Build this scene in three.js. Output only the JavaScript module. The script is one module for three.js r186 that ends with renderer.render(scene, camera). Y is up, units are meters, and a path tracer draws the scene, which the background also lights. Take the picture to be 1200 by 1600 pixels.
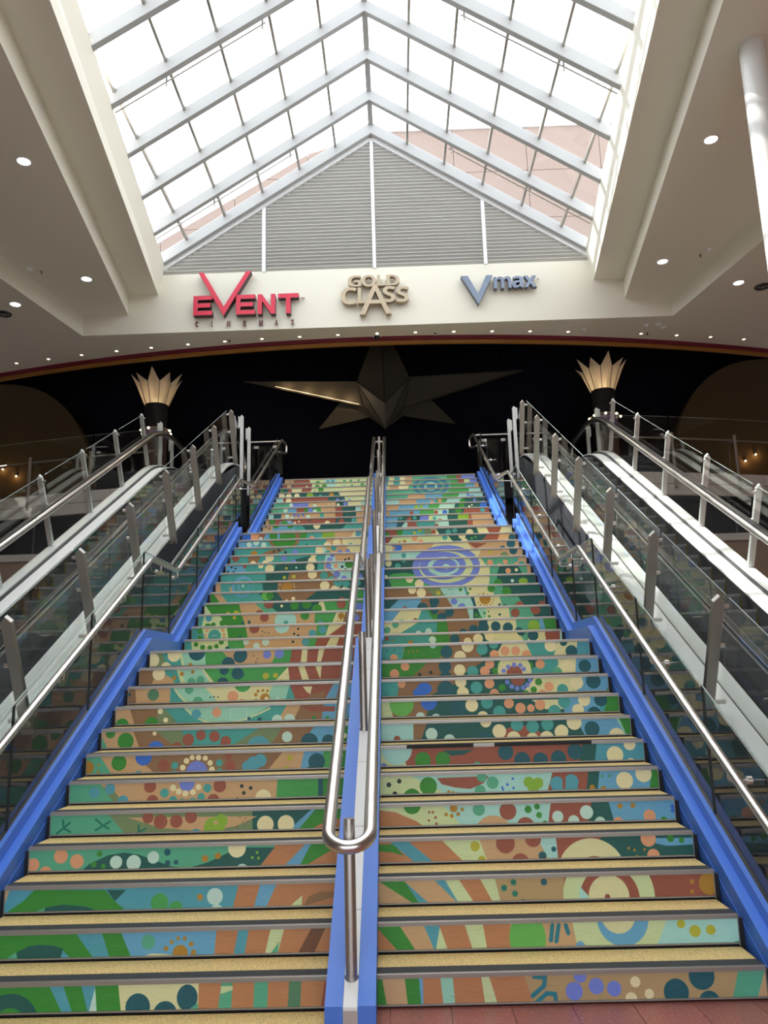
import * as THREE from 'three';
import { TextGeometry } from 'three/addons/geometries/TextGeometry.js';
import { FontLoader } from 'three/addons/loaders/FontLoader.js';
import { mergeGeometries } from 'three/addons/utils/BufferGeometryUtils.js';

// ------------------------------------------------------------------ camera, sky, sun, exposure
const scene = new THREE.Scene();
const camera = new THREE.PerspectiveCamera(65.24, 0.75, 0.05, 200);
camera.position.set(0.296, 1.681, 4.547);
camera.rotation.order = 'YXZ';
camera.rotation.set(0.2021, 0.014, -0.0279);
const renderer = new THREE.WebGLRenderer();
renderer.toneMapping = THREE.LinearToneMapping;
renderer.toneMappingExposure = 1.0;
renderer.shadowMap.enabled = true;
const SKY = 4.0;
scene.background = new THREE.Color().setRGB(0.95 * SKY, 1.0 * SKY, 1.06 * SKY);   // bright thin overcast
const sun = new THREE.DirectionalLight(new THREE.Color().setRGB(1, 0.95, 0.86), 8);
sun.position.set(-24.5, 35, -7.5); sun.target.position.set(2.5, 4, -5);
sun.castShadow = true; sun.shadow.radius = 1.4; sun.shadow.mapSize.set(2048, 2048);
Object.assign(sun.shadow.camera, { left: -18, right: 18, top: 18, bottom: -18, near: 1, far: 90 });
scene.add(sun, sun.target);

// ------------------------------------------------------------------ helpers
let seed = 7;
const rnd = () => { seed = (seed * 1664525 + 1013904223) >>> 0; return seed / 4294967296; };
const used = {};
function numbered(n) { const k = used[n] = (used[n] ?? -1) + 1; return k ? n + '_' + String(k).padStart(3, '0') : n; }
function mesh(name, geo, mat, parent) {
  const m = new THREE.Mesh(geo, mat); m.name = parent ? name : numbered(name);
  m.castShadow = m.receiveShadow = true; (parent ?? scene).add(m); return m;
}
function tag(o, label, category, group, kind) {
  o.userData.label = label; o.userData.category = category;
  if (group) o.userData.group = group;
  if (kind) o.userData.kind = kind;
  return o;
}
function thing(name, label, category, pos = [0, 0, 0], group) {
  const g = new THREE.Group(); g.name = numbered(name); g.position.set(...pos); scene.add(g);
  return tag(g, label, category, group);
}
function sub(name, parent) { const g = new THREE.Group(); g.name = name; parent.add(g); return g; }
function struct(name, geo, mat, label, category) {
  const o = geo ? mesh(name, geo, mat) : (() => { const g = new THREE.Group(); g.name = numbered(name); scene.add(g); return g; })();
  return tag(o, label, category, null, 'structure');
}
function box(x0, x1, y0, y1, z0, z1) {
  if (x1 < x0) [x0, x1] = [x1, x0]; if (z1 < z0) [z0, z1] = [z1, z0];
  return new THREE.BoxGeometry(x1 - x0, y1 - y0, z1 - z0).translate((x0 + x1) / 2, (y0 + y1) / 2, (z0 + z1) / 2);
}
// outline in (z, y), extruded across x
function sideways(pts, x0, x1, bevel = 0) {
  if (x1 < x0) [x0, x1] = [x1, x0];
  const sh = new THREE.Shape(pts.map(([z, y]) => new THREE.Vector2(z, y)));
  const g = new THREE.ExtrudeGeometry(sh, { depth: x1 - x0 - 2 * bevel, bevelEnabled: bevel > 0, bevelSize: bevel, bevelThickness: bevel, bevelOffset: -bevel, bevelSegments: 2 });
  return g.rotateY(-Math.PI / 2).translate(x1 - bevel, 0, 0);
}
// plan outline (x, z), extruded in height
function upright(pts, y0, y1) {
  const sh = new THREE.Shape(pts.map(([x, z]) => new THREE.Vector2(x, z)));
  return new THREE.ExtrudeGeometry(sh, { depth: y1 - y0, bevelEnabled: false }).rotateX(Math.PI / 2).translate(0, y1, 0);
}
// outline in (x, y), extruded towards +z from z0
function facing(pts, z0, depth, bevel = 0, holes = []) {
  const sh = new THREE.Shape(pts.map(([x, y]) => new THREE.Vector2(x, y)));
  for (const h of holes) sh.holes.push(new THREE.Path(h.map(([x, y]) => new THREE.Vector2(x, y))));
  return new THREE.ExtrudeGeometry(sh, { depth: depth - bevel, bevelEnabled: bevel > 0, bevelSize: bevel, bevelThickness: bevel, bevelOffset: -bevel, bevelSegments: 1 }).translate(0, 0, z0);
}
function faces(list) {       // triangles and quads given as corner points
  const p = [];
  for (const f of list) for (let k = 1; k + 1 < f.length; k++) p.push(...f[0], ...f[k], ...f[k + 1]);
  const g = new THREE.BufferGeometry();
  g.setAttribute('position', new THREE.Float32BufferAttribute(p, 3));
  g.setAttribute('uv', new THREE.Float32BufferAttribute(new Float32Array(p.length / 3 * 2), 2));
  g.computeVertexNormals(); return g;
}
function hexa(a, b) {        // two quads of four points joined into a solid
  return faces([a, [...b].reverse(), ...[0, 1, 2, 3].map((i) => [a[(i + 1) % 4], a[i], b[i], b[(i + 1) % 4]])]);
}
// polyline with rounded corners, any dimension
function fillet(pts, r, n = 8) {
  const out = [pts[0]];
  for (let i = 1; i < pts.length - 1; i++) {
    const p = pts[i], a = pts[i - 1], b = pts[i + 1];
    const d = (u, v) => Math.hypot(...u.map((x, k) => x - v[k]));
    const ra = Math.min(r, d(a, p) * 0.48), rb = Math.min(r, d(b, p) * 0.48);
    const A = p.map((x, k) => x + (a[k] - x) * ra / d(a, p)), B = p.map((x, k) => x + (b[k] - x) * rb / d(b, p));
    for (let j = 0; j <= n; j++) { const t = j / n; out.push(p.map((x, k) => (1 - t) * (1 - t) * A[k] + 2 * t * (1 - t) * x + t * t * B[k])); }
  }
  out.push(pts[pts.length - 1]); return out;
}
// round tube through points: rings placed only where the path bends
function pipe(pts, r, sides = 12) {
  const P = pts.map((p) => new THREE.Vector3(...p)), pos = [], nor = [], uv = [], idx = [];
  let side = null;
  P.forEach((p, i) => {
    const t = new THREE.Vector3();
    if (i) t.add(p.clone().sub(P[i - 1]).normalize());
    if (i < P.length - 1) t.add(P[i + 1].clone().sub(p).normalize());
    t.normalize();
    if (!side) side = Math.abs(t.x) < 0.9 ? new THREE.Vector3(1, 0, 0) : new THREE.Vector3(0, 1, 0);
    side = side.clone().sub(t.clone().multiplyScalar(side.dot(t))).normalize();
    const up = t.clone().cross(side);
    for (let k = 0; k <= sides; k++) {
      const a = k / sides * 2 * Math.PI, n = side.clone().multiplyScalar(Math.cos(a)).addScaledVector(up, Math.sin(a));
      pos.push(p.x + n.x * r, p.y + n.y * r, p.z + n.z * r); nor.push(n.x, n.y, n.z); uv.push(k / sides, i);
      if (i && k < sides) { const a0 = (i - 1) * (sides + 1) + k, b0 = i * (sides + 1) + k; idx.push(a0, a0 + 1, b0, b0, a0 + 1, b0 + 1); }
    }
  });
  for (const [i, sgn] of [[0, 1], [P.length - 1, -1]]) {
    const c = pos.length / 3; pos.push(P[i].x, P[i].y, P[i].z);
    const t = P[i].clone().sub(P[i ? i - 1 : 1]).normalize(); nor.push(t.x, t.y, t.z); uv.push(0, 0);
    for (let k = 0; k < sides; k++) { const a0 = i * (sides + 1) + k; sgn > 0 ? idx.push(c, a0 + 1, a0) : idx.push(c, a0, a0 + 1); }
  }
  const g = new THREE.BufferGeometry();
  g.setAttribute('position', new THREE.Float32BufferAttribute(pos, 3));
  g.setAttribute('normal', new THREE.Float32BufferAttribute(nor, 3));
  g.setAttribute('uv', new THREE.Float32BufferAttribute(uv, 2)); g.setIndex(idx); return g;
}
const cyl = (r0, r1, y0, y1, x = 0, z = 0, n = 20) => new THREE.CylinderGeometry(r1, r0, y1 - y0, n).translate(x, (y0 + y1) / 2, z);
function merge(list) { return mergeGeometries(list.map((g) => { const h = g.index ? g.toNonIndexed() : g; for (const k of Object.keys(h.attributes)) if (!['position', 'normal', 'uv'].includes(k)) h.deleteAttribute(k); return h; })); }
function noiseTexture(w, h, fn, srgb = true, repeat) {
  const d = new Uint8Array(w * h * 4);
  for (let y = 0; y < h; y++) for (let x = 0; x < w; x++) { const c = fn(x, y), i = (y * w + x) * 4; d[i] = c[0]; d[i + 1] = c[1]; d[i + 2] = c[2]; d[i + 3] = 255; }
  const t = new THREE.DataTexture(d, w, h); t.wrapS = t.wrapT = THREE.RepeatWrapping; t.magFilter = THREE.LinearFilter; t.minFilter = THREE.LinearMipmapLinearFilter; t.generateMipmaps = true;
  if (srgb) t.colorSpace = THREE.SRGBColorSpace;
  if (repeat) t.repeat.set(...repeat);
  t.needsUpdate = true; return t;
}
function planarUV(g, ax, ay, su, sv = su) {
  const p = g.attributes.position, uv = new Float32Array(p.count * 2), get = { x: (i) => p.getX(i), y: (i) => p.getY(i), z: (i) => p.getZ(i) };
  for (let i = 0; i < p.count; i++) { uv[2 * i] = get[ax](i) * su; uv[2 * i + 1] = get[ay](i) * sv; }
  g.setAttribute('uv', new THREE.BufferAttribute(uv, 2)); return g;
}

// ------------------------------------------------------------------ materials
const std = (o) => new THREE.MeshStandardMaterial({ roughness: 0.6, metalness: 0, ...o });
const lin = (r, g, b) => new THREE.Color().setRGB(r, g, b);
const M = {
  plaster: std({ color: lin(0.78, 0.745, 0.64), roughness: 0.85 }),
  white: std({ color: lin(0.80, 0.81, 0.82), roughness: 0.5 }),
  louvre: std({ color: lin(0.53, 0.52, 0.495), roughness: 0.5 }),
  rafter: std({ color: lin(0.39, 0.392, 0.39), roughness: 0.5 }),
  edgeGlass: std({ color: lin(0.42, 0.52, 0.48), roughness: 0.2 }),
  steel: std({ color: lin(0.68, 0.65, 0.62), metalness: 1, roughness: 0.28 }),
  brushed: std({ color: lin(0.46, 0.43, 0.39), metalness: 1, roughness: 0.42 }),
  paleSteel: std({ color: lin(0.70, 0.71, 0.70), metalness: 0.55, roughness: 0.42 }),
  alu: std({ color: lin(0.33, 0.305, 0.275), metalness: 0.7, roughness: 0.42 }),
  deck: std({ color: lin(0.80, 0.80, 0.78), roughness: 0.36 }),
  glass: new THREE.MeshPhysicalMaterial({ color: lin(0.94, 0.98, 0.965), transmission: 1, thickness: 0, roughness: 0.0, ior: 1.5 }),
  pane: new THREE.MeshPhysicalMaterial({ color: lin(0.97, 0.98, 0.98), transmission: 1, thickness: 0, roughness: 0.0, ior: 1.45 }),
  glassEdge: std({ color: lin(0.004, 0.008, 0.007), roughness: 0.5 }),
  blue: std({ color: lin(0.075, 0.205, 0.69), roughness: 0.38 }),
  rubber: std({ color: lin(0.012, 0.012, 0.013), roughness: 0.35 }),
  black: std({ color: lin(0.012, 0.012, 0.013), roughness: 0.7 }),
  grip: std({ color: lin(0.03, 0.032, 0.035), roughness: 0.75 }),
  cladding: std({ color: lin(0.075, 0.08, 0.095), roughness: 0.45, metalness: 0.3 }),
  stepMetal: std({ color: lin(0.15, 0.153, 0.158), roughness: 0.5, metalness: 0.3 }),
  stepYellow: std({ color: lin(0.11, 0.085, 0.015), roughness: 0.6 }),
  navy: std({ color: lin(0.0055, 0.0048, 0.020), roughness: 0.9 }),
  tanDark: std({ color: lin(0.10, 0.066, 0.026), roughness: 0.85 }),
  carpet: std({ color: lin(0.010, 0.009, 0.014), roughness: 0.95 }),
  fascia: std({ color: lin(0.56, 0.53, 0.50), roughness: 0.6 }),
  darkGlass: std({ color: lin(0.012, 0.015, 0.02), roughness: 0.12 }),
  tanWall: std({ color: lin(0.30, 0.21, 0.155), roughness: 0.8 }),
  outside: std({ color: lin(0.245, 0.182, 0.155), roughness: 0.9 }),
  star: std({ color: lin(0.135, 0.115, 0.085), roughness: 0.75 }),
  starRib: std({ color: lin(0.09, 0.078, 0.06), roughness: 0.6 }),
  maroon: std({ color: lin(0.16, 0.008, 0.03), roughness: 0.5 }),
  orange: std({ color: lin(0.34, 0.15, 0.03), roughness: 0.5 }),
  gold: std({ color: lin(0.42, 0.34, 0.24), roughness: 0.4, metalness: 0.55 }),
  signRed: std({ color: lin(0.66, 0.020, 0.060), roughness: 0.35 }),
  signSide: std({ color: lin(0.10, 0.075, 0.075), roughness: 0.4, metalness: 0.6 }),
  signBlue: std({ color: lin(0.16, 0.185, 0.235), roughness: 0.22, metalness: 0.9 }),
  signBlueSide: std({ color: lin(0.14, 0.16, 0.20), roughness: 0.35, metalness: 0.8 }),
  smallLetters: std({ color: lin(0.14, 0.03, 0.035), roughness: 0.4 }),
  column: std({ color: lin(0.78, 0.78, 0.76), roughness: 0.22 }),
  lampOn: new THREE.MeshStandardMaterial({ color: 0xffffff, emissive: lin(1, 0.95, 0.86), emissiveIntensity: 6 }),
  strip: new THREE.MeshStandardMaterial({ color: 0xffffff, emissive: lin(1, 0.72, 0.40), emissiveIntensity: 1.6 }),
  lampWarm: new THREE.MeshStandardMaterial({ color: 0xffffff, emissive: lin(1, 0.80, 0.50), emissiveIntensity: 7 }),
};

// speckled vinyl treads, pink terrazzo tiles, ribbed escalator risers
{
  const spk = noiseTexture(160, 160, () => { const k = rnd(), v = k < 0.13 ? 0.52 + rnd() * 0.2 : k > 0.9 ? 1.12 : 0.88 + rnd() * 0.16; return [Math.min(255, 226 * v), Math.min(255, 196 * v), Math.min(255, 130 * v)]; });
  M.tread = std({ map: spk, roughness: 0.8 });
  const ter = noiseTexture(256, 256, () => { const k = rnd(), v = 0.86 + rnd() * 0.2; return k > 0.975 ? [236, 205, 196] : k > 0.93 ? [205, 150, 138] : [158 * v, 92 * v, 84 * v]; });
  M.tile = [0, 1, 2].map((k) => std({ map: ter, color: lin(1 - 0.06 * k, 1 - 0.05 * k, 1 - 0.05 * k), roughness: 0.35 }));
  M.floor = std({ color: lin(0.27, 0.145, 0.12), roughness: 0.4 });
}
const MURAL = {L:[{s:[["g",55.3,62.3],["q",62.4,67.7],["g",71.7,75.6],["q",78.8,75.7],["i",78.8,80.2],["g",91.0,92.8],["c",133.0,132.8],["s",144.7,143.0],["m",150.6,150.0],["s",162.0,161.5],["m",169.2,168.7],["s",180.1,179.3],["z",186.5,185.8],["s",198.6,196.4],["r",201.9,201.7]],i:[["C","G",34.5,-4.3,15.3,15.3],["C","g",34.5,-4.3,8.5,8.5],["C","T",101.3,3.4,6.4,6.4],["C","T",115.6,-0.3,6.2,6.2],["C","T",127.0,7.3,5.4,6.2],["P","e",144.7,12.4,150.6,12.3,150.6,10.4,144.2,8.6],["P","m",121.8,1.4,127.4,1.5,132.7,4.7,132.7,-1.9,121.9,-2.1]]},
{s:[["g",56.8,66.9],["q",70.9,75.7],["g",81.8,87.9],["b",135.1,134.0],["s",147.3,144.8],["q",153.2,150.9],["s",165.4,162.3],["e",173.0,169.4],["s",187.9,180.5],["W",196.0,189.6],["s",201.4,201.2]],i:[["P","m",13.2,-0.4,22.3,5.3,23.4,-0.6],["P","q",48.6,5.9,55.7,-0.9,46.7,-0.9],["P","G",22.6,5.2,29.0,8.2,35.3,8.8,43.5,8.2,48.8,6.3,46.7,-0.9,23.6,-0.6],["P","g",25.0,-0.5,29.4,0.7,34.8,1.0,40.3,0.5,44.9,-0.7],["P","c",88.0,-1.3,89.9,0.4,98.8,3.1,107.9,2.4,121.4,-0.1,133.1,-1.3,133.1,-2.4],["P","m",163.2,-1.3,170.3,7.4,169.4,-1.4],["C","m",96.8,9.0,3.8,3.8],["C","d",114.9,2.8,4.3,4.3],["C","d",106.9,5.4,1.3,1.3],["C","d",106.7,0.5,1.5,1.5],["C","d",109.9,8.7,1.1,1.1],["C","d",113.5,10.5,1.0,1.0],["C","d",117.3,10.4,1.1,1.1],["C","d",121.0,7.4,1.3,1.3],["C","d",122.4,3.0,1.5,1.5]]},
{s:[["n",2.1,-1.9],["q",141.2,137.9],["s",154.3,150.5],["b",164.0,157.9],["s",200.7,200.5]],i:[["P","g",-1.7,-2.2,2.8,2.8,11.2,7.9,17.7,14.1,60.6,13.1,66.7,6.7,73.7,1.2,77.7,-2.6,64.2,-2.5,59.2,0.2,49.4,4.0,35.7,5.4,25.1,4.2,16.5,0.7,10.9,-2.8],["P","m",10.9,-2.8,16.5,0.7,25.1,4.2,23.1,-3.0],["P","G",23.1,-3.0,24.6,4.1,35.7,5.4,49.4,4.0,59.2,0.6,55.5,-2.7],["P","q",56.4,-2.7,60.2,0.1,64.2,-2.7],["P","G",61.6,13.1,73.3,12.8,66.7,6.7],["P","e",171.2,-1.7,174.1,3.0,179.9,7.3,179.3,-1.9],["P","w",180.8,1.5,183.7,6.8,190.5,9.3,200.1,9.1,200.1,6.4],["C","k",93.9,5.2,5.3,5.3],["C","k",103.7,1.9,4.1,4.1],["C","i",127.2,8.0,4.8,4.8],["C","i",128.5,-0.5,4.1,4.1],["C","d",118.2,7.8,1.8,1.8],["C","T",111.1,0.2,0.8,0.8],["C","T",114.1,-1.1,0.8,0.8]]},
{s:[["m",158.3,146.5],["s",177.4,164.0],["b",181.6,174.3],["g",200.7,177.3],["s",200.7,200.5]],i:[["P","G",31.0,-1.2,38.9,5.1,51.2,10.3,61.5,11.6,70.7,10.2,82.4,6.0,92.9,2.3,103.2,1.3,115.5,4.5,128.7,10.0,133.6,13.0,158.4,12.4,146.1,-2.0],["P","s",175.3,-1.5,183.5,2.7,200.6,9.3,200.4,-2.5],["C","h",2.6,5.5,4.1,4.1],["C","h",20.3,10.4,4.5,4.5],["C","h",30.9,7.0,4.4,4.4],["C","h",10.9,0.5,4.1,4.1],["C","g",41.9,4.9,1.7,1.7],["C","g",48.1,3.7,1.6,1.6],["C","g",45.4,11.3,1.8,1.8],["C","i",56.3,6.0,4.0,4.0],["C","i",67.7,5.4,4.7,4.7],["C","i",80.3,8.3,3.8,3.8],["C","T",89.3,11.2,2.1,2.1],["C","T",95.1,5.1,1.5,1.5],["C","T",89.7,4.7,1.8,1.8],["C","m",100.7,-0.2,3.6,3.6],["C","C",134.3,12.6,5.7,5.7],["C","i",137.8,-1.0,4.2,4.2],["C","d",113.7,6.8,2.1,2.1],["C","d",122.0,8.2,2.0,2.0],["C","l",147.3,9.7,0.9,0.9],["C","l",144.2,6.7,0.9,0.9],["C","l",148.2,6.3,0.9,0.9]]},
{s:[["m",40.7,52.2],["f",138.8,138.9],["G",177.9,163.0],["b",181.1,169.5],["g",200.4,200.1]],i:[["P","n",52.9,11.8,75.1,4.7,97.2,2.3,108.2,1.4,127.9,4.6,141.9,10.5],["P","s",169.5,-3.4,184.9,4.3,200.3,8.5,200.1,-4.3],["C","r",66.9,11.3,3.8,3.8],["C","r",75.6,8.5,4.7,4.7],["C","r",86.4,8.5,4.3,4.3],["C","r",96.5,11.1,4.1,4.1],["C","l",112.5,3.5,7.1,7.1],["C","l",117.4,8.0,4.4,4.4],["C","n",113.6,7.0,1.5,1.5],["C","C",147.6,5.0,5.7,5.7],["C","C",161.7,5.1,5.7,5.7],["C","C",134.2,-3.8,4.9,4.9],["C","q",100.0,-0.4,3.8,3.8],["C","g",45.6,0.0,2.2,2.2],["C","r",130.3,10.0,0.5,0.5],["C","r",133.7,9.2,0.5,0.5],["C","r",132.0,7.3,0.5,0.5],["C","r",135.3,7.0,0.5,0.5],["C","r",133.2,4.7,0.5,0.5],["C","r",128.3,4.2,0.7,0.7],["L","J",1.4,4.5,2.6,8.9,5.9,8.4,11.1],["L","J",1.4,8.9,5.9,13.0,9.3],["L","J",1.4,8.9,5.9,13.5,3.4],["L","J",1.4,31.1,4.1,40.8,9.6],["L","J",1.4,31.0,11.1,35.4,7.4,39.9,4.9],["L","J",1.4,55.5,-0.2,60.9,2.1,60.6,6.5],["L","J",1.4,60.9,2.1,65.5,4.3],["L","J",1.4,60.9,2.1,65.8,-0.5]]},
{s:[["m",23.4,35.6],["n",151.4,150.5],["k",181.1,180.9],["T",184.5,184.4],["g",200.8,200.6]],i:[["P","f",23.4,11.6,30.4,11.4,41.5,-1.9,35.7,-2.3],["C","q",17.9,8.1,3.8,3.8],["C","q",29.3,10.6,3.8,3.8],["C","q",39.2,2.0,3.9,3.9],["C","r",58.5,11.5,4.4,4.4],["C","r",60.6,1.5,4.2,4.2],["C","C",75.5,10.0,2.1,2.1],["C","C",79.5,7.5,2.1,2.1],["C","C",84.4,6.1,2.1,2.1],["C","p",85.4,13.1,5.5,5.5],["C","C",75.3,10.3,2.2,2.2],["C","C",79.5,7.6,2.1,2.1],["C","C",84.4,6.1,2.2,2.2],["C","C",89.9,6.9,2.1,2.1],["C","C",93.9,10.3,2.1,2.1],["C","t",69.2,6.8,3.2,3.2],["C","t",75.5,1.7,2.9,2.9],["C","t",82.0,-0.1,2.7,2.7],["C","t",89.8,0.2,2.9,2.9],["C","t",95.9,3.4,2.7,2.7],["C","t",100.4,9.4,3.0,3.0],["C","r",104.9,1.0,4.3,4.3],["C","r",109.4,10.8,4.6,4.6],["C","K",125.4,10.2,1.3,1.3],["C","K",131.9,8.7,1.3,1.3],["C","K",126.9,5.4,1.3,1.3],["C","K",122.4,1.0,1.4,1.4],["C","K",129.9,-1.0,1.3,1.3],["C","C",141.1,1.7,5.8,5.8]]},
{s:[["m",11.3,20.0],["n",39.0,53.0],["w",149.9,139.1],["n",167.1,164.3],["b",182.4,175.1],["k",191.4,185.8],["g",200.9,200.2]],i:[["C","d",0.7,6.4,4.9,4.9],["C","d",9.2,8.1,1.0,1.0],["C","d",9.0,3.2,1.1,1.1],["C","g",24.8,9.3,5.8,5.8],["C","B",43.7,13.1,6.3,6.3],["C","q",40.1,-0.2,3.4,3.4],["C","r",59.3,6.5,4.3,4.3],["C","t",67.9,6.3,2.7,2.7],["C","t",67.6,0.4,2.5,2.5],["C","p",85.0,0.9,8.3,8.3],["C","C",74.1,4.6,2.2,2.2],["C","C",76.9,9.4,2.2,2.2],["C","C",81.2,11.8,2.0,2.0],["C","C",86.1,11.6,2.1,2.1],["C","C",91.3,11.1,2.0,2.0],["C","C",95.1,7.5,2.1,2.1],["C","C",96.5,2.7,2.2,2.2],["C","C",74.0,-0.1,1.8,1.8],["C","t",102.1,7.3,2.7,2.7],["C","t",102.4,1.1,2.3,2.3],["C","r",110.7,5.0,4.0,4.0],["C","r",109.3,12.3,2.7,2.7],["C","q",123.8,4.2,4.3,4.3],["C","q",128.3,6.0,5.4,5.4],["C","q",133.7,8.3,4.9,4.9],["C","y",156.4,9.6,2.2,2.2],["C","y",153.5,1.3,2.2,2.2],["C","y",146.0,0.6,2.2,2.2],["C","y",161.3,0.5,1.8,1.8],["C","T",176.9,6.3,6.3,6.3],["C","G",172.3,-1.8,4.9,4.9],["C","C",195.4,10.6,1.8,1.8],["C","C",194.1,1.4,1.9,1.9]]},
{s:[["m",-1.5,5.3],["n",25.8,31.0],["w",44.9,60.5],["f",65.0,71.0],["t",125.6,104.8],["f",145.6,137.0],["w",171.2,161.6],["b",192.6,191.9],["g",200.7,200.0]],i:[["C","g",19.2,6.7,6.5,6.5],["C","g",6.7,13.0,3.8,3.8],["C","B",43.9,-0.8,6.9,6.9],["C","C",42.6,12.1,1.7,1.7],["C","r",70.1,6.6,4.7,4.7],["C","r",80.3,9.7,4.0,4.0],["C","r",61.0,0.6,4.3,4.3],["C","t",77.7,-0.3,2.8,2.8],["C","t",84.3,1.8,2.8,2.8],["C","r",91.3,8.5,4.3,4.3],["C","r",100.4,4.3,4.3,4.3],["C","q",127.1,-2.0,9.9,9.9],["C","i",150.1,6.7,4.2,4.2],["C","T",168.1,2.4,6.8,6.8],["C","T",183.4,2.5,5.2,5.2],["C","C",196.3,6.5,2.1,2.1]]},
{s:[["n",12.4,16.8],["w",35.5,35.8],["f",42.5,53.8],["t",59.5,81.8],["u",130.2,104.3],["t",145.2,137.2],["n",157.2,151.1],["w",177.2,175.0],["b",200.1,196.9],["g",202.1,201.9]],i:[["L","e",1.6,59.5,13.3,66.7,6.8,75.8,2.7,85.8,0.1],["L","e",1.6,81.3,1.1,96.3,0.5,111.3,3.7,124.2,8.7,131.2,11.9],["P","r",157.2,12.9,186.6,12.1,186.6,7.8,166.1,8.4],["C","g",5.6,1.2,5.6,5.6],["C","g",30.8,1.5,5.9,5.9],["C","C",38.0,11.8,2.3,2.3],["C","C",42.7,4.5,2.1,2.1],["C","q",68.7,8.7,4.0,4.0],["C","h",86.0,9.7,4.0,4.0],["C","i",137.5,2.1,4.5,4.5],["C","i",148.0,2.3,4.7,4.7],["C","g",168.7,2.9,1.8,1.8],["C","g",180.0,2.6,1.6,1.6],["C","T",113.6,4.0,1.4,1.4],["C","T",122.5,2.9,1.9,1.9],["L","i",0.5,97.7,12.5,111.7,12.1,111.8,2.7,97.8,3.1,97.7,12.5]]},
{s:[["w",6.3,7.4],["n",37.6,37.3],["t",41.3,50.6],["u",69.4,80.9],["c",128.1,124.0],["u",143.9,140.2],["t",144.8,149.7],["r",182.8,175.4],["b",188.2,185.3],["r",195.4,194.3],["b",201.7,201.5]],i:[["P","w",161.9,5.1,175.5,8.2,174.5,-0.9,158.3,-0.4],["P","c",155.7,12.5,164.2,12.2,162.4,5.5,159.2,7.8],["L","e",1.8,41.7,12.9,46.4,6.4,53.8,0.1],["C","k",102.2,16.8,7.7,7.7],["C","z",22.3,8.8,5.1,5.1],["C","T",0.6,9.7,1.6,1.6],["C","m",62.4,1.6,4.5,4.5],["C","m",54.4,12.4,3.8,3.8],["C","h",93.5,5.4,4.9,4.9],["C","K",73.6,5.1,0.7,0.7],["C","K",76.7,5.6,0.7,0.7],["C","K",80.2,5.1,0.7,0.7],["C","K",75.3,1.2,0.7,0.7],["C","h",101.4,0.4,2.7,2.7],["C","d",116.0,9.4,1.4,1.4],["C","d",120.2,9.9,1.3,1.3],["C","d",124.3,9.4,1.3,1.3],["C","d",113.9,6.4,1.6,1.6],["C","d",114.1,1.8,1.1,1.1],["C","d",122.2,3.1,4.3,4.3],["C","C",123.5,2.6,1.8,1.8],["C","i",133.5,2.3,1.8,1.8]]},
{s:[["w",12.1,14.3],["f",23.9,26.7],["t",34.9,39.0],["e",38.2,43.7],["u",58.6,66.4],["c",60.5,70.7],["k",138.0,125.7],["c",138.9,140.3],["r",148.6,152.1],["c",154.5,158.7],["r",164.5,169.1],["c",170.0,168.6],["r",194.7,193.6],["b",198.5,196.4],["r",202.3,202.0]],i:[["C","n",22.0,-1.9,11.3,11.3],["C","C",17.8,10.7,5.9,5.9],["C","d",32.4,6.6,2.0,2.0],["C","d",39.4,10.1,2.0,2.0],["C","d",49.6,11.7,1.7,1.7],["C","m",48.4,2.7,3.8,3.8],["C","m",56.9,4.1,3.8,3.8],["C","T",78.8,12.3,4.2,4.2],["C","T",91.2,9.1,5.4,5.4],["C","T",77.6,0.3,5.6,5.6],["C","T",92.5,8.6,4.9,4.9],["C","y",117.9,6.1,3.1,3.1],["C","y",126.9,6.5,2.4,2.4],["C","y",131.8,0.4,2.2,2.2]]},
{s:[["f",12.3,16.6],["t",28.7,31.5],["e",31.2,33.9],["u",53.5,54.7],["k",71.8,81.9],["n",124.0,118.0],["k",138.3,135.8],["r",148.2,146.6],["c",153.6,152.5],["r",164.5,162.4],["c",169.9,166.3],["r",192.1,191.9],["b",197.6,196.8],["r",201.0,200.8]],i:[["C","C",1.5,7.8,7.4,7.4],["C","C",23.3,12.0,6.4,6.4],["C","C",15.6,0.6,4.9,4.9],["C","T",45.5,14.3,8.1,8.1],["C","d",39.3,2.3,2.0,2.0],["C","T",76.4,2.3,6.4,6.4],["C","T",87.7,9.2,6.4,6.4],["C","T",88.4,10.2,6.4,6.4],["C","p",114.1,10.0,4.0,4.0],["C","p",125.9,10.6,4.5,4.5],["C","K",101.2,9.2,0.6,0.6],["C","K",104.7,6.2,0.6,0.6],["C","K",103.2,3.0,0.7,0.7]]},
{s:[["t",7.3,8.7],["e",48.8,50.1],["k",66.9,68.7],["n",139.4,138.2],["k",149.8,146.2],["r",164.7,157.7],["c",175.0,170.3],["r",186.5,186.3]],i:[["C","g",12.5,10.8,2.6,2.6],["C","g",20.1,7.5,2.8,2.8],["C","g",28.5,6.4,2.9,2.9],["C","g",35.8,8.2,2.6,2.6],["C","g",41.3,12.8,2.9,2.9],["C","T",48.3,5.3,2.6,2.6],["C","i",69.4,12.0,3.4,3.4],["C","i",81.3,7.2,3.7,3.7],["C","i",91.7,11.4,4.1,4.1],["C","q",136.9,10.1,4.3,4.3],["C","K",122.7,10.8,1.5,1.5]]},
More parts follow.
